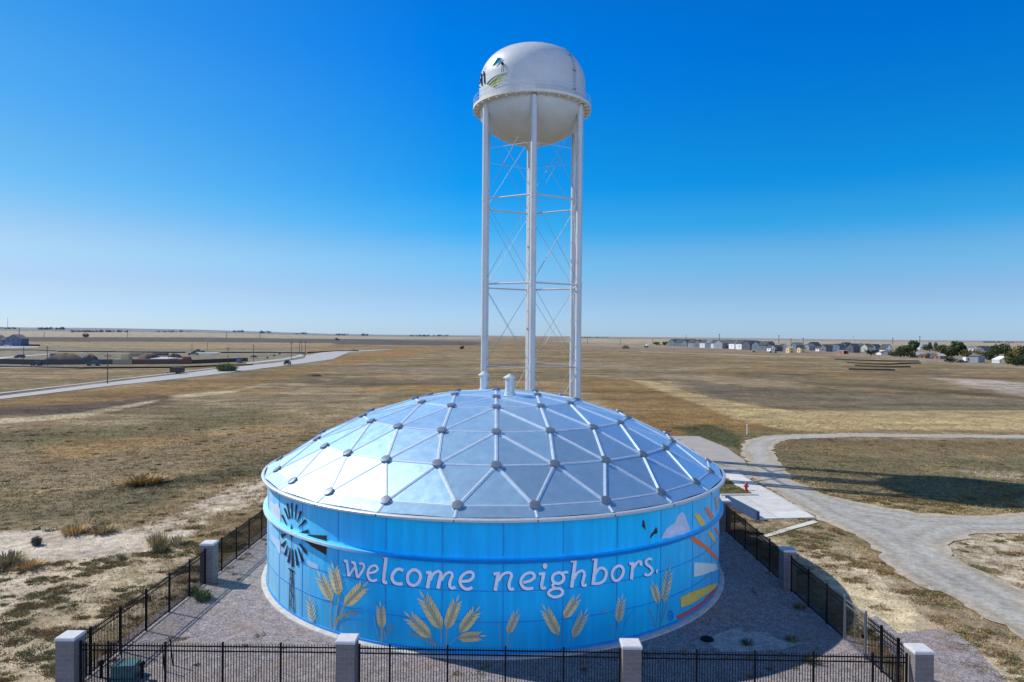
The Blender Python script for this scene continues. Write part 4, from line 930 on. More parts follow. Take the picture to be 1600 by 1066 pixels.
# lawn kerb
ka, kb = Vector((*GT(1126, 776.5), 0)), Vector((*GT(1184, 775.8), 0)); s = MB(); md = (ka+kb)/2
s.box((md.x, md.y, .13), ((kb-ka).length, .2, .26), math.atan2(kb.y-ka.y, kb.x-ka.x)); struct(s.build('kerb', M_WALKC, None, (md.x, md.y, 0)))
# hydrant
M_HYD = mat('hydrant_red', (.42, .03, .025), .4, vary=.1)
hp = onground(1166, 767.5); hd = thing('fire_hydrant', 'small red fire hydrant standing beside the lawn and pale pad', 'hydrant', hp)
s = MB(); s.lathe([(.20, 0), (.20, .06), (.13, .08), (.13, .62), (.17, .64), (.17, .70), (.14, .78), (.05, .86), (.001, .88)], 16); s.build('barrel', M_HYD, hd, smooth=True, angle=40)
for sgn in (-1, 1): s = MB(); s.tube((sgn*.1, 0, .48), (sgn*.24, 0, .48), .075, n=10); s.build('nozzle', M_HYD, hd, smooth=True, angle=40)
s = MB(); s.tube((0, 0, .86), (0, 0, .94), .035, n=5); s.build('cap_nut', M_HYD, hd)
# small yard things
M_TEAL = mat('teal_paint', (.055, .14, .15), .5, vary=.15, scale=4)
bp_ = thing('utility_box', 'low teal metal utility box behind the front fence near the left corner', 'utility box', (-16.75, 29.75, 0), rz=.1)
s = MB(); s.box((0, 0, .30), (.95, .7, .56)); s.box((0, 0, .04), (1.15, .9, .08)); s.build('cabinet', M_TEAL, bp_)
s = MB(); s.box((0, 0, .61), (1.0, .75, .05), top=.95); s.build('lid', M_TEAL, bp_)
for k, (x, y, lb) in enumerate([(-17.75, 29.6, 'short black valve post left of the teal utility box'), (-15.95, 29.55, 'short black valve post right of the teal utility box')]):
    t = thing('valve_post', lb, 'post', (x, y, 0), 'black valve posts by the utility box')
    s = MB(); s.tube((0, 0, 0), (0, 0, .62), .07, n=10); s.build('stem', M_BLACK, t); s = MB(); s.lathe([(.001, .80), (.1, .76), (.14, .66), (.1, .58)], 12); s.build('head', M_BLACK, t)
for (x, y, lean, lb) in [(-17.35, 30.6, .22, 'leaning black stake behind the fence, left of the utility box'), (-15.3, 30.2, .1, 'nearer of two black stakes right of the utility box'), (-15.2, 30.75, .12, 'farther of two black stakes right of the utility box')]:
    s = MB(); s.tube((0, 0, 0), (-lean, 0, 1.15), .03, n=6); s.box((-lean, 0, 1.16), (.09, .05, .06)); tag(s.build('stake', M_BLACK, None, (0, 0, 0)), lb, 'stake', 'black stakes in the yard').location = (x, y, 0)
hx, hy = GT(1105, 1001); s = MB(); s.lathe([(.001, .10), (.24, .10), (.30, .085), (.33, .03), (.33, -.02)], 20); s.box((0, 0, .11), (.3, .05, .02))
tag(s.build('drain_cover', M_BLACK, None, (0, 0, 0)), 'round black drain cover on the shaded gravel right of the tank', 'drain cover').location = (hx, hy, .03)
mp_ = onground(1167, 679); s = MB(); s.tube((0, 0, 0), (0, 0, 1.5), .07, n=8); s.lathe([(.09, 1.5), (.09, 1.56), (.001, 1.62)], 8); tag(s.build('marker_post', mat('marker_white', (.8, .8, .78), .5), None), 'thin white marker post where the gravel road meets the driveway', 'marker post').location = mp_

# ------------------------------------------------------------------ vegetation
M_LEAF = mat('leaf_mass', None, .8, vary=.15, scale=1.0, attr='Col', spec=.2)
M_BARK = mat('bark', (.09, .07, .05), .9, vary=.2, scale=6)
def leaf_cloud(mbx, blobs, n, size, c, spread=.35):
    c = np.array(c)
    for (bx, by, bz, rx, ry, rz_) in blobs:
        for _ in range(n):
            v = rng.normal(size=3); v /= np.linalg.norm(v); r = rng.uniform(.45, 1)**.5
            p = np.array([bx+v[0]*rx*r, by+v[1]*ry*r, bz+v[2]*rz_*r])
            a = rng.normal(size=3); a /= np.linalg.norm(a); b = np.cross(a, rng.normal(size=3)); b /= np.linalg.norm(b)
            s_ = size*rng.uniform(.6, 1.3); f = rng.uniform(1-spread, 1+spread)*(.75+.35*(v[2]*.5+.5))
            mbx.add([p-a*s_, p+b*s_*.6, p+a*s_, p-b*s_*.6], [(0, 1, 2, 3)], 0, tuple(np.clip(c*f, 0, 1)))
def tree(px, py, hpx, wpx, c, label, conifer=False, group='trees around the right-hand houses'):
    p = onground(px, py); d = p.y; h = 1.15*hpx*d/F; wd = 1.35*wpx*d/F
    t = thing('conifer_tree' if conifer else 'leafy_tree', label, 'tree', p, group)
    s = MB(); s.tube((0, 0, -.3), (0, 0, h*.55), wd*.05+.08, wd*.025, n=7)
    for k in range(4): a = k*1.7; s.tube((0, 0, h*(.25+.08*k)), (math.cos(a)*wd*.25, math.sin(a)*wd*.25, h*(.5+.08*k)), wd*.02+.04, .04, n=5)
    s.build('trunk', M_BARK, t)
    cr_ = MB()
    if conifer: bl = [(0, 0, h*(.2+.16*k), wd*.5*(1-.17*k), wd*.5*(1-.17*k), h*.14) for k in range(5)]; leaf_cloud(cr_, bl, 90, h*.05, c)
    else:
        bl = [(0, 0, h*.60, wd*.36, wd*.36, h*.34), (0, 0, h*.28, wd*.34, wd*.34, h*.24)]
        for k in range(6): a = k*1.05+rng.uniform(0, .6); q = rng.uniform(.2, .34); bl.append((math.cos(a)*wd*.28, math.sin(a)*wd*.28, h*rng.uniform(.22, .75), wd*q*.8, wd*q*.8, h*q*.75))
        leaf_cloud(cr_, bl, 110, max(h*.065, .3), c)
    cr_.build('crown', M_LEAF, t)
    return t
GRN, DGR, OLV, YLW = (.055, .085, .028), (.03, .05, .026), (.12, .115, .035), (.20, .15, .03)
TREES = [(1026, 539.5, 5.5, 10, DGR, 'dark round tree left of the row of right-hand houses', 0), (1039, 540, 6, 7, DGR, 'dark tree at the left end of the right-hand house row', 0),
 (1048, 540, 8, 5, DGR, 'pointed dark tree at the left end of the right-hand house row', 1), (1361, 555.5, 9, 15, (.022, .032, .018), 'very dark bushy tree in front of the green-white houses', 0),
 (1397, 557, 10, 11, OLV, 'olive brown tree right of the white A-shaped gable', 0), (1413, 557, 17, 18, GRN, 'tall green tree in the left part of the right-hand grove', 0), (1426, 556, 23, 15, GRN, 'tallest green tree just left of the dark pole', 0),
 (1407, 558, 10, 14, DGR, 'low dark tree below the tall green trees', 0), (1423, 559, 10, 14, DGR, 'low dark tree nearest the pale low houses', 0),
 (1453, 549.5, 13, 9, DGR, 'left of the paired dark blue-green trees behind the reddish house', 1), (1462, 549.5, 13, 10, DGR, 'right of the paired dark blue-green trees behind the reddish house', 1),
 (1477, 561, 20, 11, OLV, 'sparse greyish tree right of the reddish low house', 0), (1487, 559, 19, 13, GRN, 'full green tree behind the parked trucks', 0), (1496, 557, 23, 13, GRN, 'tallest green tree behind the white camper trailer', 0), (1504, 557, 18, 10, DGR, 'dark green tree just right of the tallest camper-side tree', 0),
 (1529, 555, 9, 17, YLW, 'yellowing autumn tree behind the grey shed', 0), (1545, 563, 13, 15, GRN, 'low green tree right of the grey shed', 0), (1560, 556, 18, 17, GRN, 'broad green tree above the white carport', 0), (1571, 556, 19, 13, OLV, 'tall olive tree behind the white carport', 0),
 (1583, 570, 22, 18, OLV, 'grey-green tree right of the white carport', 0), (1597, 569, 27, 16, GRN, 'large green tree at the right edge of the photo', 0), (1590, 556, 16, 14, YLW, 'yellow-green tree behind the trees at the right edge', 0), (1606, 572, 20, 22, DGR, 'dark tree cut by the right edge of the photo', 0),
 (1385, 547, 8, 9, DGR, 'dark tree behind the white A-shaped gable', 0), (1449, 548, 9, 12, DGR, 'dark broad tree behind the low brick house', 0), (1471, 551, 12, 12, GRN, 'green tree behind the reddish low house', 0), (1511, 558, 12, 12, OLV, 'olive tree between the tall grove and yellow autumn tree', 0),
 (1552, 560, 14, 14, GRN, 'round green tree just left of the white carport', 0), (1577, 566, 14, 14, GRN, 'green tree touching the white carport on its right', 0), (1590, 572, 13, 16, DGR, 'low dark tree at the front of the right edge grove', 0), (1484, 566, 8, 12, DGR, 'low dark bushy tree left of the parked trucks', 0),
 (1346, 545, 6, 9, DGR, 'dark tree top behind the narrow pale green gable', 0), (1325, 545, 6, 8, DGR, 'dark tree top behind the dark two-storey house', 0), (1240, 543, 6, 8, DGR, 'dark tree top between the two raw timber houses', 0), (1107, 539, 5, 6, DGR, 'dark tree top above the middle of the house row', 0),
 (134, 527.5, 7, 7, (.10, .12, .10), 'lone grey-green tree in the pale far left field', 0), (722, 546, 5, 6, DGR, 'small dark tree left of the tower legs on the far field', 0), (527, 532, 4, 6, DGR, 'lone dark tree on the pale field beyond the road bend', 0)]
for px, py, hh, ww, c, lb, cf in TREES: tree(px, py, hh, ww, c, lb, bool(cf), 'trees around the right-hand houses' if px > 800 else 'lone trees on the far left fields')
# far treelines on the skyline: nobody could count these
tl = MB()
for x0, x1, y, hh, dens in [(2, 26, 513, 3, 1), (60, 100, 514, 4.5, 1), (112, 200, 518, 4, .7), (240, 300, 518, 3, .5), (365, 380, 518, 3.5, .8), (405, 422, 519.5, 4, 1), (460, 480, 521, 3, .8), (525, 545, 523, 3.5, .8), (565, 575, 523.5, 4, 1), (640, 700, 524.5, 3, .7), (905, 950, 527, 2.2, .7), (1536, 1580, 534.5, 3, 1), (1580, 1600, 534.5, 2, .8)]:
    for _ in range(int((x1-x0)*dens*1.1)):
        px = random.uniform(x0, x1); x, y_ = GT(px, y+1.2); q = gz(x, y_); d = y_; h_ = hh*d/F*random.uniform(.5, 1)
        leaf_cloud(tl, [(x, y_, q+h_*.5, h_*.6, h_*.6, h_*.5)], 16, h_*.3, (.25, .285, .31))  # distance haze is put into the leaf colour
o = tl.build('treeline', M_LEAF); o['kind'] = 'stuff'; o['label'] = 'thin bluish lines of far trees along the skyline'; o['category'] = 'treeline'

def shrub(px, py, w_m, h_m, c, label, name='dry_shrub', catg='shrub', n=240, spiky=True):
    p = onground(px, py); t = thing(name, label, catg, p); cr_ = MB(); c = np.array(c)
    for _ in range(n):
        a = rng.uniform(0, 2*math.pi); r = rng.uniform(0, .35)*w_m; b = np.array([math.cos(a)*r, math.sin(a)*r, 0])
        lean = rng.uniform(.1, .9); tip = b+np.array([math.cos(a)*w_m*.4*lean, math.sin(a)*w_m*.4*lean, h_m*rng.uniform(.5, 1)*(1.1-.5*lean)])
        s_ = np.array([-math.sin(a), math.cos(a), 0])*rng.uniform(.012, .03)*max(1, w_m)
        cr_.add([b-s_, b+s_, tip+s_*.5, tip-s_*.5], [(0, 1, 2, 3)], 0, tuple(np.clip(c*rng.uniform(.9, 1.8), 0, 1)))
    if not spiky: leaf_cloud(cr_, [(0, 0, h_m*.5, w_m*.45, w_m*.45, h_m*.5)], 160, .06, c)
    cr_.build('foliage', M_LEAF, t); s = MB(); s.tube((0, 0, -.05), (0, 0, h_m*.3), .03, .015, n=6); s.build('stem', M_BARK, t)
shrub(57, 852, .75, .65, (.06, .075, .055), 'small dark green shrub alone on the pale sand at left', 'green_shrub', spiky=False)
shrub(247, 853, 1.7, 1.0, (.30, .235, .12), 'tan dry bush on the sand left of the middle-left pillar')
shrub(252, 862, 1.4, .6, (.14, .125, .06), 'low olive bush just below the tan dry bush')
shrub(277, 851, 1.3, .7, (.33, .26, .15), 'pale straw bush right of the tan dry bush', n=160)
shrub(190, 873, .9, .35, (.20, .165, .10), 'small flat bush at the lower edge of the sand strip', n=120)
shrub(117, 834, 2.0, .7, (.33, .22, .09), 'orange brown grass clump at the upper edge of the sand', 'grass_clump', 'grass clump')
shrub(160, 832, 2.2, .6, (.27, .20, .10), 'brown grass clump right of the orange clump on the sand edge', 'grass_clump', 'grass clump')
shrub(15, 882, 2.2, .8, (.22, .18, .09), 'bushy olive clump at the left edge below the sand', 'grass_clump', 'grass clump')
shrub(45, 888, 1.8, .55, (.34, .22, .10), 'rusty grass clump near the left edge below the sand', 'grass_clump', 'grass clump')
shrub(227, 755, 4.2, .8, (.27, .18, .075), 'large golden grass clump in the middle of the left field', 'grass_clump', 'grass clump', 500)
shrub(318, 938, 1.1, .55, (.09, .12, .05), 'green weed on the gravel inside the left fence', 'green_weed', 'weed', spiky=False)
shrub(303, 928, 1.2, .4, (.10, .12, .05), 'flat green weed at the foot of the left fence', 'green_weed', 'weed', 160)
shrub(1250, 952, .8, .4, (.16, .13, .08), 'brown weed in the shade near the right fence', 'brown_weed', 'weed', 120)
shrub(1237, 1003, .7, .35, (.14, .13, .08), 'dark weed on the pale patch of shaded gravel', 'brown_weed', 'weed', 120)
shrub(1168, 1008, .7, .3, (.07, .09, .05), 'small green weed left of the dark weed in shade', 'green_weed', 'weed', 120)
shrub(1268, 1037, .9, .35, (.10, .12, .05), 'green weed behind the front fence near the gate', 'green_weed', 'weed', 120)
shrub(355, 580, 9, 3.2, (.10, .125, .05), 'wide green bush mass beside the paved road', 'roadside_bush', 'bush', 500, False)

# grass tufts over the near fields (one uncountable mass)
def scatter(N0, d0, d1, pw):
    u = rng.uniform(0, 1, N0); d = (d0**pw+(d1**pw-d0**pw)*u)**(1/pw); a = np.radians(rng.uniform(-39.5, 39.5, N0)); return d*np.tan(a)*.98, d
GX, GY = scatter(300000, 29, 190, .8)
keep = ~((GX > XL-.1) & (GX < XR+.1) & (GY < YB))
for ob in ('gravel_road', 'driveway', 'concrete_pad', 'footpath', 'paved_road', 'sidewalk', 'gravel_yard'):
    me = bpy.data.objects[ob].data
gr_poly = GRP
pts = np.stack([GX, GY], 1)
for poly in (gr_poly, pad, P((1000, 682), (1092, 682.5), (1135, 700), (1163, 720), (1178, 746), (1172, 750), (1155, 739), (1090, 738), (1000, 720)), P((-40, 629.5), (0, 624.5), (180, 602.5), (280, 592), (290, 580), (0, 613), (-40, 618)), P((1188, 838), (1196, 841), (1278, 817), (1271, 813.5)),
             P((1436, 1085), (1600, 1085), (1570, 1060), (1530, 1020), (1500, 995), (1460, 985), (1405, 990), (1372, 962), (1350, 968), (1408, 1040))):
    keep &= ~inside(poly, pts)
GX, GY = GX[keep], GY[keep]
gcol, gt = ground_eval(GX, GY)
clump = sstep(.40, .62, fbm(GX/1.1, GY/.8, 91, 4))
k2 = rng.uniform(0, 1, len(GX)) < np.clip(gt*(.15+.85*clump), 0, 1)*.95*(1-.95*sstep(60, 185, np.hypot(GX, GY)))
GX, GY, gcol = GX[k2], GY[k2], gcol[k2]
lum = gcol.mean(1, keepdims=True)
gcol = np.where(lum > .26, gcol*.70+np.array((.02, .014, .0)), gcol*np.array((1.6, 1.5, 1.25)))
# larger weed clumps, mostly along bare ground and road edges
sC = scatter(4000, 40, 110, .8)
CX = np.concatenate([sC[0], rng.uniform(17, 62, 6500), rng.uniform(-46, -18.7, 4200)]); CY = np.concatenate([sC[1], rng.uniform(28, 68, 6500), rng.uniform(28, 54, 4200)]); cc_ = np.stack([CX, CY], 1)
w_out = rng.uniform(-.5, .25, len(CX))
ck = ~((CX > XL-.3) & (CX < XR+.3) & (CY < YB)) & ~inside(gr_poly, cc_) & ~inside(pad, cc_)
CX, CY = CX[ck], CY[ck]; cgc, cgt = ground_eval(CX, CY)
right = ((CX > 17) & (CY < 66)) | ((CX < -17) & (CY < 52))
bare = sstep(.2, .34, cgc.mean(1))
kk = rng.uniform(0, 1, len(CX)) < np.where(right, .95, .15)*sstep(.44, .62, fbm(CX/2.2, CY/1.6, 133, 3))*(1-.6*sstep(.40, .5, cgc.mean(1)))*np.clip(cgt*1.3-.12, 0, 1)
CX, CY = CX[kk], CY[kk]; nb_ = 30
pal = np.array([(.15, .13, .055), (.20, .125, .05), (.24, .185, .085), (.11, .115, .048), (.17, .105, .055)])
pc = pal[rng.integers(0, len(pal), len(CX))]
cr_ = rng.uniform(.12, .42, len(CX)); an_ = rng.uniform(0, 2*np.pi, (len(CX), nb_)); rr2 = np.sqrt(rng.uniform(0, 1, (len(CX), nb_)))*cr_[:, None]
GX = np.concatenate([GX, (CX[:, None]+np.cos(an_)*rr2*1.5).ravel()]); GY = np.concatenate([GY, (CY[:, None]+np.sin(an_)*rr2).ravel()]); gcol = np.concatenate([gcol, np.repeat(pc, nb_, 0)*1.3])
YX, YY = rng.uniform(XL, XR, 900), rng.uniform(28.4, 60, 900); yd = np.hypot(YX-TC[0], YY-TC[1])
yk = (yd > 15.3) & (rng.uniform(0, 1, 900) < .45*sstep(.45, .66, fbm(YX/3, YY/3, 171, 3))+.10*np.exp(-np.minimum(np.abs(YX-XL), np.abs(YX-XR))/.5))
YX, YY = YX[yk], YY[yk]; an2 = rng.uniform(0, 2*np.pi, (len(YX), 12)); r3 = np.sqrt(rng.uniform(0, 1, (len(YX), 12)))*rng.uniform(.06, .26, len(YX))[:, None]
GX = np.concatenate([GX, (YX[:, None]+np.cos(an2)*r3).ravel()]); GY = np.concatenate([GY, (YY[:, None]+np.sin(an2)*r3).ravel()]); gcol = np.concatenate([gcol, np.repeat(pal[rng.integers(0, len(pal), len(YX))], 12, 0)*1.2])
n = len(GX); B4 = 4
bx = np.repeat(GX, B4); by = np.repeat(GY, B4); dd = np.hypot(bx, by); bc = np.repeat(gcol, B4, 0)
m_ = len(bx); sc_ = np.clip(dd/60, .75, 1.3)
an = rng.uniform(0, 2*np.pi, m_); jx = rng.normal(0, .09, m_)*sc_; jy = rng.normal(0, .09, m_)*sc_
hh = rng.uniform(.04, .13, m_)*np.clip(sc_, .8, 1.3); wdt = rng.uniform(.02, .05, m_)*sc_
lx, ly = rng.normal(0, .09, m_)*sc_, rng.normal(0, .09, m_)*sc_
bz = hgt(bx, by)+np.where((bx > XL) & (bx < XR) & (by < YB), .035, 0)
V = np.empty((m_, 3, 3)); cx, sx_ = np.cos(an)*wdt, np.sin(an)*wdt
V[:, 0] = np.stack([bx+jx-cx, by+jy-sx_, bz-.01], 1); V[:, 1] = np.stack([bx+jx+cx, by+jy+sx_, bz-.01], 1); V[:, 2] = np.stack([bx+jx+lx, by+jy+ly, bz+hh], 1)
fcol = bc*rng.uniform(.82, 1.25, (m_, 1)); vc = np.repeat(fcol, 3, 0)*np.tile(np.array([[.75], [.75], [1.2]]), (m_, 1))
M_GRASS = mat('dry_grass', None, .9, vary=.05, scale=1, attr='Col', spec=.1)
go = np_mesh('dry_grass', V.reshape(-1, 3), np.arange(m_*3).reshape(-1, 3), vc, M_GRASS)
go['kind'] = 'stuff'; go['label'] = 'short dry prairie grass tufts over the fields'; go['category'] = 'grass'

# ------------------------------------------------------------------ houses
M_WIN = mat('window_dark', (.03, .04, .06), .2, vary=.1)
M_TRIM = mat('trim_white', (.75, .75, .75), .6, vary=.05)
def cm(name, c): return mat(name, c, .8, vary=.08, scale=1.5)
HM = {k: cm('siding_'+k, c) for k, c in dict(white=(.72, .72, .70), grey=(.22, .245, .27), blue=(.115, .155, .21), dark=(.075, .085, .105), slate=(.13, .155, .19), tan=(.42, .36, .27), pale=(.52, .54, .55), brick=(.28, .13, .10), cream=(.58, .52, .36), osb=(.62, .46, .23), red=(.42, .07, .05), sage=(.40, .42, .33)).items()}
RM = {k: cm('shingle_'+k, c) for k, c in dict(dark=(.045, .048, .055), grey=(.13, .135, .15), brown=(.10, .075, .06), pale=(.42, .43, .45)).items()}
def house(px, py, wpx, hpx, wall, roof, label, rz=.2, depth=1.25, ridge='y', group='houses in the right-hand neighbourhood', catg='house', windows=2, name='house', roofh=.36, gable=None):
    p = onground(px, py); d = p.y; wd, h = wpx*d/F, hpx*d/F; dp = max(wd*depth, 6)
    t = thing(name, label, catg, p, group, rz)
    eh = h*(1-roofh); s = MB(); x, y = wd/2, dp/2
    s.box((0, 0, eh/2-.3), (wd, dp, eh+.6))
    if ridge == 'y':
        for sg in (-1, 1): s.add([(-x, sg*y, eh), (x, sg*y, eh), (0, sg*y, h-.12)], [(0, 1, 2) if sg < 0 else (2, 1, 0)], 1)
    else:
        for sg in (-1, 1): s.add([(sg*x, -y, eh), (sg*x, y, eh), (sg*x, 0, h-.12)], [(0, 1, 2) if sg > 0 else (2, 1, 0)], 1)
    s.build('wall', [HM[wall], HM[gable or wall]], t)
    r = MB(); ov = .5
    if ridge == 'y':
        sl = (h-eh)/x
        for sg in (-1, 1):
            e = [(sg*(x+ov), -y-ov, eh-ov*sl), (sg*(x+ov), y+ov, eh-ov*sl), (0, y+ov, h), (0, -y-ov, h)]
            r.add(e+[(q[0], q[1], q[2]+.22) for q in e], [(0, 1, 2, 3), (7, 6, 5, 4), (0, 4, 5, 1), (1, 5, 6, 2), (3, 2, 6, 7), (0, 3, 7, 4)])
    else:
        sl = (h-eh)/y
        for sg in (-1, 1):
            e = [(-x-ov, sg*(y+ov), eh-ov*sl), (x+ov, sg*(y+ov), eh-ov*sl), (x+ov, 0, h), (-x-ov, 0, h)]
            r.add(e+[(q[0], q[1], q[2]+.22) for q in e], [(0, 1, 2, 3), (7, 6, 5, 4), (0, 4, 5, 1), (1, 5, 6, 2), (3, 2, 6, 7), (0, 3, 7, 4)])
    r.build('roof', RM[roof], t)
    if windows:
        nf = 2 if eh > 4.6 else 1
        for f in range(nf):
            for k in range(windows):
                xx = -x+wd*(k+.5)/windows; zz_ = eh*(f+.55)/nf
                w2 = MB(); w2.box((xx, -y-.03, zz_), (min(1.4, wd*.2), .06, min(1.5, eh/nf*.5))); w2.build('window', M_WIN, t)
        w2 = MB(); w2.box((-x-.03, 0, eh*.5), (.06, 1.5, 1.4)); w2.build('window', M_WIN, t)
    return t
house(13.5, 541, 13, 14, 'slate', 'dark', 'left part house with dark roof, farther of the two at the left edge', .25, 1.3, 'x', 'two houses at the left edge', roofh=.3)
house(27, 541, 22, 18, 'blue', 'grey', 'large blue-grey house with steep roof standing right of its neighbour at the left edge', .15, 1.0, 'y', 'two houses at the left edge', roofh=.35, windows=3)
house(-2, 541, 18, 17, 'grey', 'grey', 'grey house cut by the left edge of the photo', .2, 1.0, 'y', 'two houses at the left edge')
LBL = ['first', 'second', 'third', 'fourth', 'fifth', 'sixth', 'seventh', 'eighth', 'ninth', 'tenth', 'eleventh', 'twelfth', 'thirteenth', 'fourteenth', 'fifteenth']
ROW = [(1053, 541, 9, 7.5, 'slate', 'dark', 'x'), (1064, 541.5, 9, 7.5, 'blue', 'dark', 'y'), (1074, 542, 9, 7.5, 'slate', 'dark', 'x'), (1084, 542.5, 9, 8, 'grey', 'dark', 'y'), (1093, 543, 9, 8.5, 'slate', 'dark', 'x'), (1102, 543.5, 9, 9, 'pale', 'dark', 'y'), (1111, 544, 8, 9.5, 'blue', 'grey', 'y'), (1119, 544.3, 8, 9.5, 'pale', 'dark', 'y'),
       (1129, 544.7, 14, 9.5, 'grey', 'grey', 'x'), (1140, 545, 7, 10, 'slate', 'dark', 'y'), (1147, 545.3, 8, 10, 'white', 'dark', 'y'), (1160, 546, 10, 10.5, 'white', 'dark', 'y'), (1172, 546.7, 13, 10.5, 'dark', 'dark', 'x'), (1185, 547.3, 10, 10, 'blue', 'dark', 'x'), (1195, 547.8, 9, 10, 'slate', 'dark', 'y')]
for (px, py, ww, hh_, wl_, rf, rd), o_ in zip(ROW, LBL):
    house(px, py, ww*1.2, hh_*1.38, wl_, rf, f'{o_} house from the left end of the right-hand row, {dict(slate="slate", blue="blue", grey="grey", pale="pale grey", white="white", dark="dark")[wl_]} walls', rz=random.uniform(.25, .5), depth=1.4, ridge=rd)
for k, (px, py, ww, hh_, wl_, rf) in enumerate([(1058, 539, 10, 7.5, 'dark', 'dark'), (1070, 539.4, 10, 7.5, 'slate', 'dark'), (1082, 540, 10, 8, 'dark', 'dark'), (1097, 540.8, 11, 8, 'slate', 'dark'), (1115, 541.5, 11, 8.5, 'dark', 'grey'), (1134, 542.3, 12, 9, 'slate', 'dark'), (1154, 543, 12, 9, 'dark', 'dark'), (1178, 544, 13, 9.5, 'slate', 'dark'), (1200, 545, 13, 9.5, 'dark', 'dark'), (1246, 546, 12, 9, 'slate', 'grey'), (1272, 546, 12, 9.5, 'dark', 'dark'), (1322, 546, 12, 9, 'slate', 'dark')]):
    house(px, py, ww*1.15, hh_*1.2, wl_, rf, f'{LBL[k]} house from the left in the dark second row behind the right-hand row', rz=.2+.05*(k % 4), depth=.9, ridge='x', windows=1)
house(1204.5, 549, 8, 9.5, 'white', 'dark', 'white steep-gabled house left of the raw timber building', .25, 1.2, 'y')
house(1214, 549, 11, 9.5, 'dark', 'dark', 'dark house between the white gable and the raw timber building', .3, 1.2, 'x')
house(1223, 546.5, 7, 9, 'pale', 'dark', 'pale gabled house behind the raw timber building', .3, 1.2, 'y')
house(1234.5, 551.5, 9, 8.5, 'osb', 'pale', 'taller raw timber house under construction, wrapped in bare board', .2, 1.0, 'x', catg='unfinished house', name='unfinished_house', windows=1, roofh=.08)
house(1252, 551, 9, 8.5, 'osb', 'dark', 'smaller raw timber house under construction with dark top', .2, 1.0, 'x', catg='unfinished house', name='unfinished_house', windows=1, roofh=.18)
house(1265, 547.5, 12, 9.5, 'grey', 'grey', 'blue-grey house right of the raw timber buildings', .3, 1.0, 'x')
house(1280, 549, 7, 8, 'white', 'dark', 'white narrow house right of the blue-grey house', .25, 1.2, 'y')
house(1291, 549.5, 13, 11, 'slate', 'dark', 'slate house between two white-fronted houses', .3, 1.0, 'x')
house(1301, 549, 8, 11, 'pale', 'dark', 'pale-fronted house left of the red container', .25, 1.2, 'y')
house(1312, 547, 12, 9.5, 'blue', 'dark', 'blue dark-roofed house behind the red container', .3, 1.0, 'x')
house(1333, 551, 13, 14, 'dark', 'dark', 'dark two-storey house right of the red container', .3, 1.1, 'x')
house(1344, 549, 7, 12, 'sage', 'dark', 'pale green house with narrow tall gable', .2, 1.3, 'y')
house(1355, 549.5, 12, 12, 'sage', 'brown', 'brown-roofed house behind the very dark bushy tree', .3, 1.0, 'x')
house(1368, 549, 11, 11, 'blue', 'dark', 'blue-grey house between the dark tree and the white gable', .3, 1.0, 'x')
house(1384, 553, 11, 15, 'white', 'dark', 'white house with steep A-shaped gable', .2, 1.3, 'y', roofh=.5)
house(1377, 554.5, 10, 5, 'white', 'grey', 'low white garage below the A-shaped gable', .3, 1.0, 'x', catg='garage', windows=0)
house(1387, 555, 10, 7, 'slate', 'grey', 'small slate shed right of the low white garage', .3, 1.0, 'x', catg='shed', windows=0)
house(1437, 546, 14, 7, 'pale', 'pale', 'pale-roofed house beside the dark pole, behind the trees', .3, 1.0, 'x')
house(1435, 559, 15, 8, 'cream', 'pale', 'pale low house left of the brick one below the dark pole', .3, .9, 'x', roofh=.5)
house(1444, 560, 9, 7, 'brick', 'brown', 'small brick house between two pale-roofed houses', .3, 1.0, 'y')
house(1456, 560, 15, 8, 'slate', 'grey', 'grey low house right of the small brick house', .3, 1.0, 'x')
house(1468, 561, 11, 8, 'brick', 'pale', 'reddish low house with pale roof left of the green trees', .3, 1.0, 'x')
house(1520, 549, 8, 8, 'white', 'grey', 'white house gable left of the long dark roof', .3, 1.2, 'y')
house(1537, 549, 21, 8, 'slate', 'dark', 'house with a long dark roof above the yellow trees', .3, .8, 'x', roofh=.55)
house(1527, 566.5, 14, 12, 'grey', 'grey', 'grey metal shed right of the white camper trailer', .3, 1.0, 'y', catg='shed', windows=0, roofh=.15, name='metal_shed')
house(1012, 541.5, 5, 4, 'white', 'pale', 'tiny white building far left of the right-hand houses', .3, 1.0, 'x', catg='shed', windows=0, name='small_shed')
# red container, carport, trucks, camper
p = onground(1319, 553.3); k_ = p.y/F; t = thing('shipping_container', 'open red shipping container with a white end in front of the houses', 'container', p, rz=.25)
s = MB(); wx, dx_, hx_ = 11*k_, 4, 5.2*k_
s.box((0, dx_/2-.05, hx_/2), (wx, .1, hx_)); s.box((-wx/2+.05, 0, hx_/2), (.1, dx_, hx_)); s.box((wx/2-wx*.15, -dx_/2+.05, hx_/2), (wx*.3, .1, hx_)); s.box((wx/2-.05, 0, hx_/2), (.1, dx_, hx_)); s.build('body', HM['red'], t)
s = MB(); s.box((0, 0, hx_+.06), (wx+.2, dx_+.2, .12)); s.build('roof', HM['white'], t)
s = MB(); s.box((-wx/2+.6, -dx_/2-.05, hx_/2), (1.2, .1, hx_)); s.build('door', HM['white'], t)
p = onground(1561, 567.5); k_ = p.y/F; t = thing('carport', 'white metal carport with sloping roof near the right edge', 'carport', p, rz=.2)
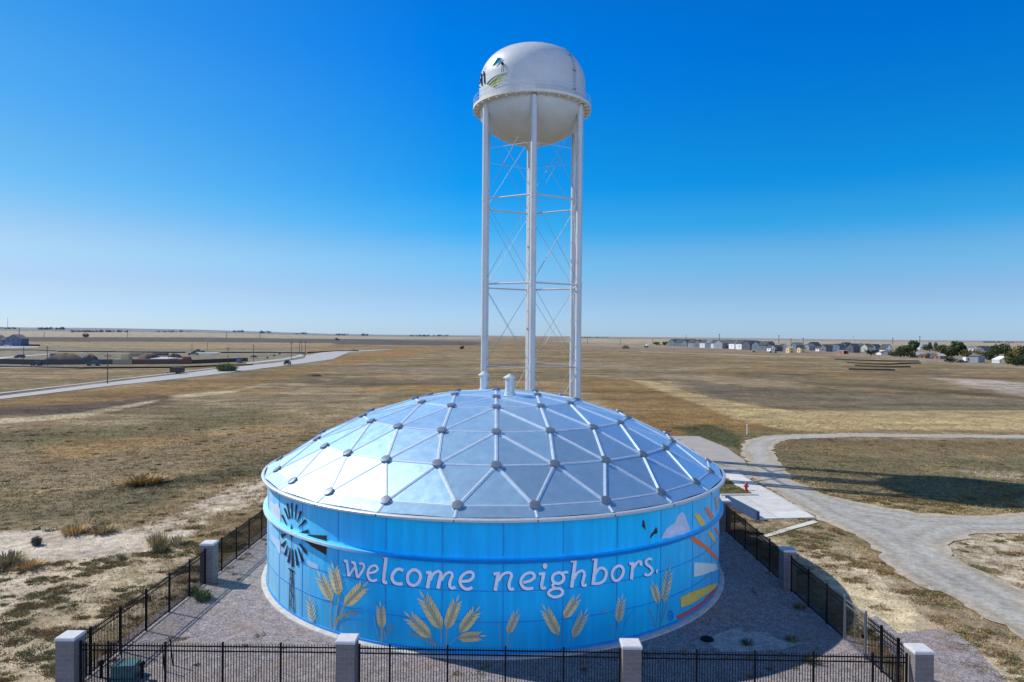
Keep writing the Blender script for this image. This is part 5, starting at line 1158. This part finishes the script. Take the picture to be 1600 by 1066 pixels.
s = MB(); s.add([(-7*k_, -3, 5*k_), (7*k_, -3, 10.5*k_), (7*k_, 3, 10.5*k_), (-7*k_, 3, 5*k_), (-7*k_, -3, 5*k_+.25), (7*k_, -3, 10.5*k_+.25), (7*k_, 3, 10.5*k_+.25), (-7*k_, 3, 5*k_+.25)], [(3, 2, 1, 0), (4, 5, 6, 7), (0, 1, 5, 4), (1, 2, 6, 5), (2, 3, 7, 6), (3, 0, 4, 7)]); s.build('roof', HM['white'], t)
s = MB(); s.box((-4.6*k_, 0, 3*k_), (4*k_, 5.5, 6*k_)); s.build('wall', HM['pale'], t)
for x_ in (-6.5, 6.5):
    s = MB(); s.box((x_*k_, -2.8, (5 if x_ < 0 else 10)*k_/2), (.25, .25, (5 if x_ < 0 else 10)*k_)); s.build('post', HM['white'], t)

# ------------------------------------------------------------------ vehicles
M_TYRE = mat('tyre_black', (.015, .015, .016), .8); M_GLASS = mat('car_glass', (.02, .03, .04), .1, vary=.05)
def vehicle(p, paint, label, rz, kind='car', scale=1.0, group=None):
    names = dict(car='parked_car', pickup='pickup_truck', camper='camper_trailer', trailer='box_trailer')
    t = thing(names[kind], label, dict(car='car', pickup='pickup truck', camper='camper trailer', trailer='trailer')[kind], p, group, rz); t.scale = (scale,)*3
    s = MB(); m = mat('paint_'+kind, paint, .3, vary=.05)
    if kind in ('car', 'pickup'):
        L2 = 4.6 if kind == 'car' else 5.6
        pr_ = [(-L2/2, .45), (-L2/2+.05, .95), (-L2/2+1.0, 1.05), (L2/2-.1, 1.0), (L2/2, .45)]
        vs = [(x_, -.92, z) for x_, z in pr_]+[(x_, .92, z) for x_, z in pr_]
        s.add(vs, [tuple(range(5)), tuple(range(9, 4, -1)), *[(k+1, k, 5+k, 6+k) for k in range(4)], (0, 4, 9, 5)]); s.build('body', m, t)
        a0, a1, b0, b1 = (-1.3, 2.1, -.7, 1.7) if kind == 'car' else (-1.6, .7, -1.0, .5)
        c = MB(); c.add([(a0, -.86, 1.03), (a1, -.86, 1.0), (a1, .86, 1.0), (a0, .86, 1.03), (b0, -.72, 1.62), (b1, -.72, 1.62), (b1, .72, 1.62), (b0, .72, 1.62)], [(4, 5, 6, 7), (0, 1, 5, 4), (1, 2, 6, 5), (2, 3, 7, 6), (3, 0, 4, 7)]); c.build('window', M_GLASS, t)
        c = MB(); c.box(((b0+b1)/2, 0, 1.65), (b1-b0+.1, 1.46, .06), top=.95); c.build('roof', m, t)
        for x_ in (-L2/2+.85, L2/2-.9):
            for y_ in (-.88, .88): c = MB(); c.tube((x_, y_-.1, .36), (x_, y_+.1, .36), .36, n=14); c.build('wheel', M_TYRE, t)
    else:
        L2, hh_ = (7.5, 2.9) if kind == 'camper' else (4.5, 2.2)
        s.box((0, 0, hh_/2+.35), (L2, 2.3, hh_-.4)); s.box((0, 0, hh_+.2), (L2-.2, 2.2, .1), top=.97); s.build('body', m, t)
        c = MB(); c.box((-L2/2-.7, 0, .5), (1.5, .12, .12)); c.box((-L2/2-1.3, 0, .4), (.15, .15, .5)); c.build('hitch', M_BLACK, t)
        if kind == 'camper':
            for x_ in (-1.8, 1.2): c = MB(); c.box((x_, -1.17, 1.9), (1.2, .05, .7)); c.build('window', M_GLASS, t)
        for y_ in (-1.1, 1.1): c = MB(); c.tube((.2, y_-.1, .38), (.2, y_+.1, .38), .38, n=14); c.build('wheel', M_TYRE, t)
    return t
rdz = .1
vehicle(onground(449, 570.5)+Vector((0, 0, .1)), (.012, .012, .016), 'black car driving on the pale paved road', R_(97), 'car', 1.35)
vehicle(onground(146, 571.5), (.03, .09, .11), 'dark teal car parked before the long brown wooden fence', .15, 'car', 1.3)
vehicle(onground(57, 571.5), (.03, .045, .035), 'dark green low car near the left end of the brown fence', .1, 'car', 1.1)
vehicle(onground(12, 541.5), (.7, .7, .72), 'white car parked by the houses at the left edge', .6, 'car', 1.6)
vehicle(onground(31, 559.5), (.02, .03, .07), 'navy car behind the brown fence on the side street', .1, 'car', 1.2)
vehicle(onground(277, 584.5), (.025, .022, .022), 'dark box trailer standing alone left of the paved road', .05, 'trailer', 1.0)
vehicle(onground(311, 551), (.03, .045, .10), 'navy pickup on the building site beside a pale slab', .3, 'pickup', 1.6)
vehicle(onground(302, 555), (.03, .04, .08), 'dark blue pickup nearer than the navy one on the building site', .5, 'pickup', 1.3)
vehicle(onground(1514, 566), (.8, .8, .8), 'white camper trailer parked beside the grey metal shed', .25, 'camper', 1.1)
vehicle(onground(1503, 567), (.02, .02, .022), 'black pickup left of the white camper trailer', .2, 'pickup', 1.2)
vehicle(onground(1492, 564.5), (.6, .6, .6), 'silver car under the tallest green trees', .2, 'car', 1.0)

# ------------------------------------------------------------------ site fences, mounds, slabs, pipes
M_PANELW = [cm('board_'+k, c) for k, c in (('brown', (.075, .062, .06)), ('tan', (.30, .24, .16)), ('rust', (.11, .055, .04)), ('umber', (.075, .045, .034)))]
def board_fence(pts, h, m, label, group='wooden board fences on the left building site', name='board_fence'):
    w0 = [onground(*q) for q in pts]; o = w0[0]; t = thing(name, label, 'fence', o, group); s = MB(); ps = MB()
    for a, b in zip(w0, w0[1:]):
        L_ = (b-a).length; c = (a+b)/2-o; rz = math.atan2(b.y-a.y, b.x-a.x); s.box((c.x, c.y, c.z+h/2-.2), (L_, .06, h), rz)
        n = max(1, int(L_/3))
        for k in range(n+1): q = a+(b-a)*k/n-o; ps.box((q.x, q.y+.08, q.z+h/2-.15), (.12, .12, h+.1), rz)
    s.build('board_panel' if name == 'board_fence' else 'fabric', m, t); ps.build('post', m, t)
board_fence([(-20, 568.5), (60, 570), (176, 569.5)], 2.7, M_PANELW[0], 'long dark brown board fence at far left, behind the parked teal car')
board_fence([(176, 569.5), (206, 569.3)], 2.6, M_PANELW[1], 'short pale tan board fence in the middle of the fence line')
board_fence([(206, 569.3), (242, 569.2), (300, 569)], 2.7, M_PANELW[2], 'reddish brown board fence right of the pale tan one')
board_fence([(300, 568.5), (345, 566.5), (387, 564.5)], 2.2, M_PANELW[3], 'dark umber board fence at the right end of the fence line')
board_fence([(33, 541), (62, 541)], 2.2, M_PANELW[0], 'short brown board fence beside the large blue-grey house')
board_fence([(-20, 574), (130, 576.2), (280, 575), (345, 572), (395, 571)], .8, M_BLACK, 'black silt fence nearest the camera, along the verge below the board fences', 'black silt fences on the left building site', 'silt_fence')
board_fence([(90, 549.7), (180, 550.3), (290, 551.5)], .9, M_BLACK, 'black silt fence farther left, behind the building site', 'black silt fences on the left building site', 'silt_fence')
board_fence([(345, 551.8), (420, 551.5), (476, 552.5), (478, 553.6)], 1.0, M_BLACK, 'black silt fence farther right, ending at the road bend', 'black silt fences on the left building site', 'silt_fence')
board_fence([(480, 552), (525, 549), (560, 549)], 1.0, M_BLACK, 'black silt fence beyond the road bend', 'black silt fences on the left building site', 'silt_fence')
board_fence([(-20, 547.5), (60, 547.7), (88, 549)], .8, M_BLACK, 'black silt fence by the houses at the left edge', 'black silt fences on the left building site', 'silt_fence')
def mound(px, py, wpx, hpx, c, label, flat=.6):
    p = onground(px, py); k_ = p.y/F; wd, h = wpx*k_, hpx*k_; s = MB(); n = 28
    prof_ = [(1, -.1), (.85, .3), (.6, .75), (.35, .95), (.001, 1)]
    vs = []; 
    for r, z in prof_:
        for k in range(n): a = 2*math.pi*k/n; q = 1+.18*math.sin(3*a+px)+.1*math.sin(7*a); vs.append((math.cos(a)*r*wd/2*q, math.sin(a)*r*wd*.3*q, z*h*(1+.15*math.sin(5*a+r*9))))
    s.add(vs, [(j*n+k, j*n+(k+1) % n, (j+1)*n+(k+1) % n, (j+1)*n+k) for j in range(4) for k in range(n)])
    tag(s.build('dirt_mound', mat('mound_earth', c, .95, vary=.3, scale=.6, bump=.4, bscale=3), None, smooth=True), label, 'dirt mound').location = p
mound(104, 564, 62, 11, (.085, .062, .05), 'wide grey-brown dirt mound behind the long brown fence')
mound(141, 561.5, 24, 7, (.11, .075, .055), 'brown earth mound right of the wide grey-brown mound')
mound(232, 560.5, 34, 7.5, (.10, .065, .05), 'reddish brown earth mound behind the reddish fence'); mound(272, 559, 22, 6.5, (.12, .085, .06), 'brown earth mound behind the broad white slab'); mound(206, 556.5, 26, 4.5, (.16, .13, .085), 'low olive brown mound in the middle of the building site')
mound(396, 558.5, 11, 3, (.06, .045, .038), 'small dark dirt mound left of the paved road')
mound(977, 545, 14, 5, (.17, .115, .08), 'brown dirt mound left of the right-hand houses')
mound(1010, 543, 8, 2.5, (.07, .05, .045), 'low dark dirt mound near the tiny white building')
mound(418, 560, 4, 2.5, (.04, .03, .028), 'dark earth heap, left one beside the side road'); mound(428, 556.5, 4, 2.2, (.04, .03, .028), 'dark earth heap, middle one beside the side road'); mound(437, 553.5, 4, 2.2, (.04, .03, .028), 'dark earth heap, right one beside the side road')
mound(1204, 551, 4, 2.3, (.03, .025, .025), 'dark soil heap below the white steep gable'); mound(1212, 551.5, 4, 2, (.03, .025, .025), 'dark soil heap right of the one below the white gable'); mound(1178, 550.5, 6, 2, (.06, .04, .03), 'dark soil heap below the dark house row')
mound(490, 588, 24, 3.5, (.06, .05, .042), 'long dark earth bank in the left middle field')
def slab(px, py, wpx, hm, label, c=(.72, .70, .66), dp=8, rz=.1, name='concrete_slab', catg='concrete slab', bits=0):
    p = onground(px, py); k_ = p.y/F; hm = hm*(1.3 if name != 'concrete_slab' else 1.5); t = thing(name, label, catg, p, rz=rz); s = MB(); s.box((0, 0, hm/2), (wpx*k_, dp, hm)); 
    s.build('base' if name == 'concrete_slab' else 'stack', cm('slab_'+name, c), t)
    if name == 'concrete_slab':
        s = MB()
        for k in range(4): s.box((-wpx*k_*.4+k*wpx*k_*.26, dp*.2, hm+.4), (.14, .14, .9))
        s.build('rebar_post', M_BLACK, t)
    else:
        s = MB()
        for k in range(3): s.box((-wpx*k_*.35+k*wpx*k_*.35, 0, hm+.05), (.12, dp+.1, .1))
        s.build('strap', M_BLACK, t)
slab(257, 566, 26, 1.5, 'broad white concrete slab behind the reddish fence', dp=14); slab(325, 552.8, 30, .5, 'long white concrete slab beside the navy pickup', rz=.35, dp=10)
slab(292, 566.5, 9, 2.2, 'stack of red bricks behind the reddish fence', (.25, .06, .05), 4, name='brick_stack', catg='brick stack')
slab(198, 562, 12, 2.0, 'stack of yellow lumber behind the pale tan fence', (.52, .38, .20), 5, name='lumber_stack', catg='lumber stack')
slab(215, 557, 20, 1.6, 'olive pallet stack near the middle of the building site', (.24, .23, .15), 5, name='lumber_stack', catg='lumber stack')
slab(250, 555.5, 22, 1.2, 'dark brown stack behind the broad white slab', (.10, .075, .07), 5, name='lumber_stack', catg='lumber stack')
slab(137, 559.5, 12, 1.8, 'pale lilac wrapped stack right of the dirt mound', (.52, .48, .56), 5, name='lumber_stack', catg='lumber stack')
slab(374, 567, 5, 2.0, 'blue wrapped stack at the right end of the umber fence', (.10, .15, .26), 4, name='lumber_stack', catg='lumber stack')
p = onground(83, 561); t = thing('site_shed', 'grey-green portable shed left of the grey-brown mound', 'shed', p); k_ = p.y/F
s = MB(); s.box((0, 0, 4*k_), (6*k_, 2.4, 8*k_)); s.build('wall', HM['blue'], t); s = MB(); s.box((0, 0, 8*k_+.1), (6.6*k_, 2.8, .2)); s.build('roof', RM['grey'], t)
PIPES = [([(1304, 562), (1340, 563.5), (1380, 564.8), (1436, 565)], 'topmost and longest of the four dark pipes on the right field'), ([(1324, 567.3), (1352, 569), (1385, 570), (1415, 568.8), (1438, 568.2)], 'second from the top of the four dark pipes on the right field'),
         ([(1336, 572), (1370, 573.6), (1400, 574.4), (1422, 573.8)], 'third from the top of the four dark pipes on the right field'), ([(1326, 577.8), (1360, 578.6), (1398, 579.2)], 'lowest of the four dark pipes on the right field')]
for q, lb in PIPES:
    w0 = [onground(*k) for k in cat(q)] if len(q) > 2 else [onground(*k) for k in q]; s = MB(); o = w0[0]
    for a, b in zip(w0, w0[1:]): s.tube(a+Vector((0, 0, .35)), b+Vector((0, 0, .35)), .42, n=8, caps=True)
    tag(s.build('field_pipe', mat('pipe_dark', (.03, .024, .02), .8), None, o), lb, 'pipe', 'four dark pipes lying on the right field')

# ------------------------------------------------------------------ utility poles
M_POLE = mat('pole_wood', (.10, .085, .07), .9, vary=.2)
POLES = [(168, 600, 48, 'tall dark pole beside the left road, nearest the camera', 1), (74, 572, 31, 'dark pole in front of the brown fence at far left', 1), (37, 571, 29, 'dark pole standing left of the low green car', 0), (356, 571.5, 30, 'pole at the side of the road beside the green bush', 1), (396, 566.5, 28, 'pole behind the small dark mound by the road', 1),
 (455, 562, 28, 'pole on the verge above the black car', 1), (468, 553.5, 20, 'left pole of the three at the road bend', 1), (471.5, 554, 21, 'middle pole of the three at the road bend', 1), (477, 556, 23, 'right pole of the three at the road bend', 1), (30, 523, 11, 'pole rising behind the large blue-grey house', 1), (69, 528, 9, 'thin pole in the pale field right of the left houses', 0), (300, 549.5, 16, 'thin pole behind the navy pickup', 0), (324, 548, 13, 'thin pole right of the navy pickup', 0),
 (354, 530, 12, 'thin pole on the pale far field above the green bush', 0), (406, 530.5, 11, 'thin pole on the pale far field left of the road bend', 0), (199, 527, 8, 'thin pole on the far left skyline fields', 0),
 (1124, 535, 13, 'dark pole behind the middle of the right-hand house row', 1), (1217, 537, 13, 'tallest dark pole above the dark houses left of raw timber', 1), (1236, 538, 9, 'short dark pole above the raw timber house', 1), (1255, 538, 10, 'dark pole above the smaller raw timber house', 1), (1395, 538, 10, 'dark pole right of the white A-shaped gable', 1), (1437, 546, 21, 'dark thick pole beside the tallest green grove tree', 1), (1020, 537, 8, 'thin pole behind the dark round tree', 0), (918, 537, 9, 'thin pole on the pale field right of the tower', 0), (969, 539, 10, 'thin pole above the brown dirt mound', 0), (1072, 532, 9, 'faint thin pole on the skyline above the house row', 0)]
for px, py, hpx, lb, arm in POLES:
    p = onground(px, py); k_ = p.y/F; h = hpx*k_; r = max(.16, .5*k_*(1 if arm else .7)); t = thing('utility_pole', lb, 'utility pole', p, 'utility poles across the fields')
    s = MB(); s.tube((0, 0, -.3), (0, 0, h), r, r*.75, n=8); s.build('pole', M_POLE, t)
    if arm: s = MB(); s.box((0, -.05, h-max(.8, h*.07)), (max(2.2, 2.6*k_), r*1.2, r*1.2)); s.build('crossarm', M_POLE, t)
p = onground(12, 511.5); k_ = p.y/F; t = thing('radio_mast', 'slender radio mast on the skyline at far left', 'mast', p); s = MB(); s.tube((0, 0, 0), (0, 0, 16*k_), .35*k_, .15*k_, n=6); s.build('pole', mat('mast_grey', (.35, .38, .42), .7), t)
p = onground(1333, 534.5); k_ = p.y/F; t = thing('distant_water_tower', 'tiny water tower on the far skyline above the right houses', 'water tower', p)
s = MB(); s.lathe([(.001, 7.2*k_), (.9*k_, 7.8*k_), (1.1*k_, 8.8*k_), (.8*k_, 9.8*k_), (.001, 10.2*k_)], 14); s.build('tank_bowl', M_WHITE, t, smooth=True); s = MB(); s.tube((0, 0, 0), (0, 0, 7.6*k_), .35*k_, n=8); s.build('stem', M_WHITE, t)
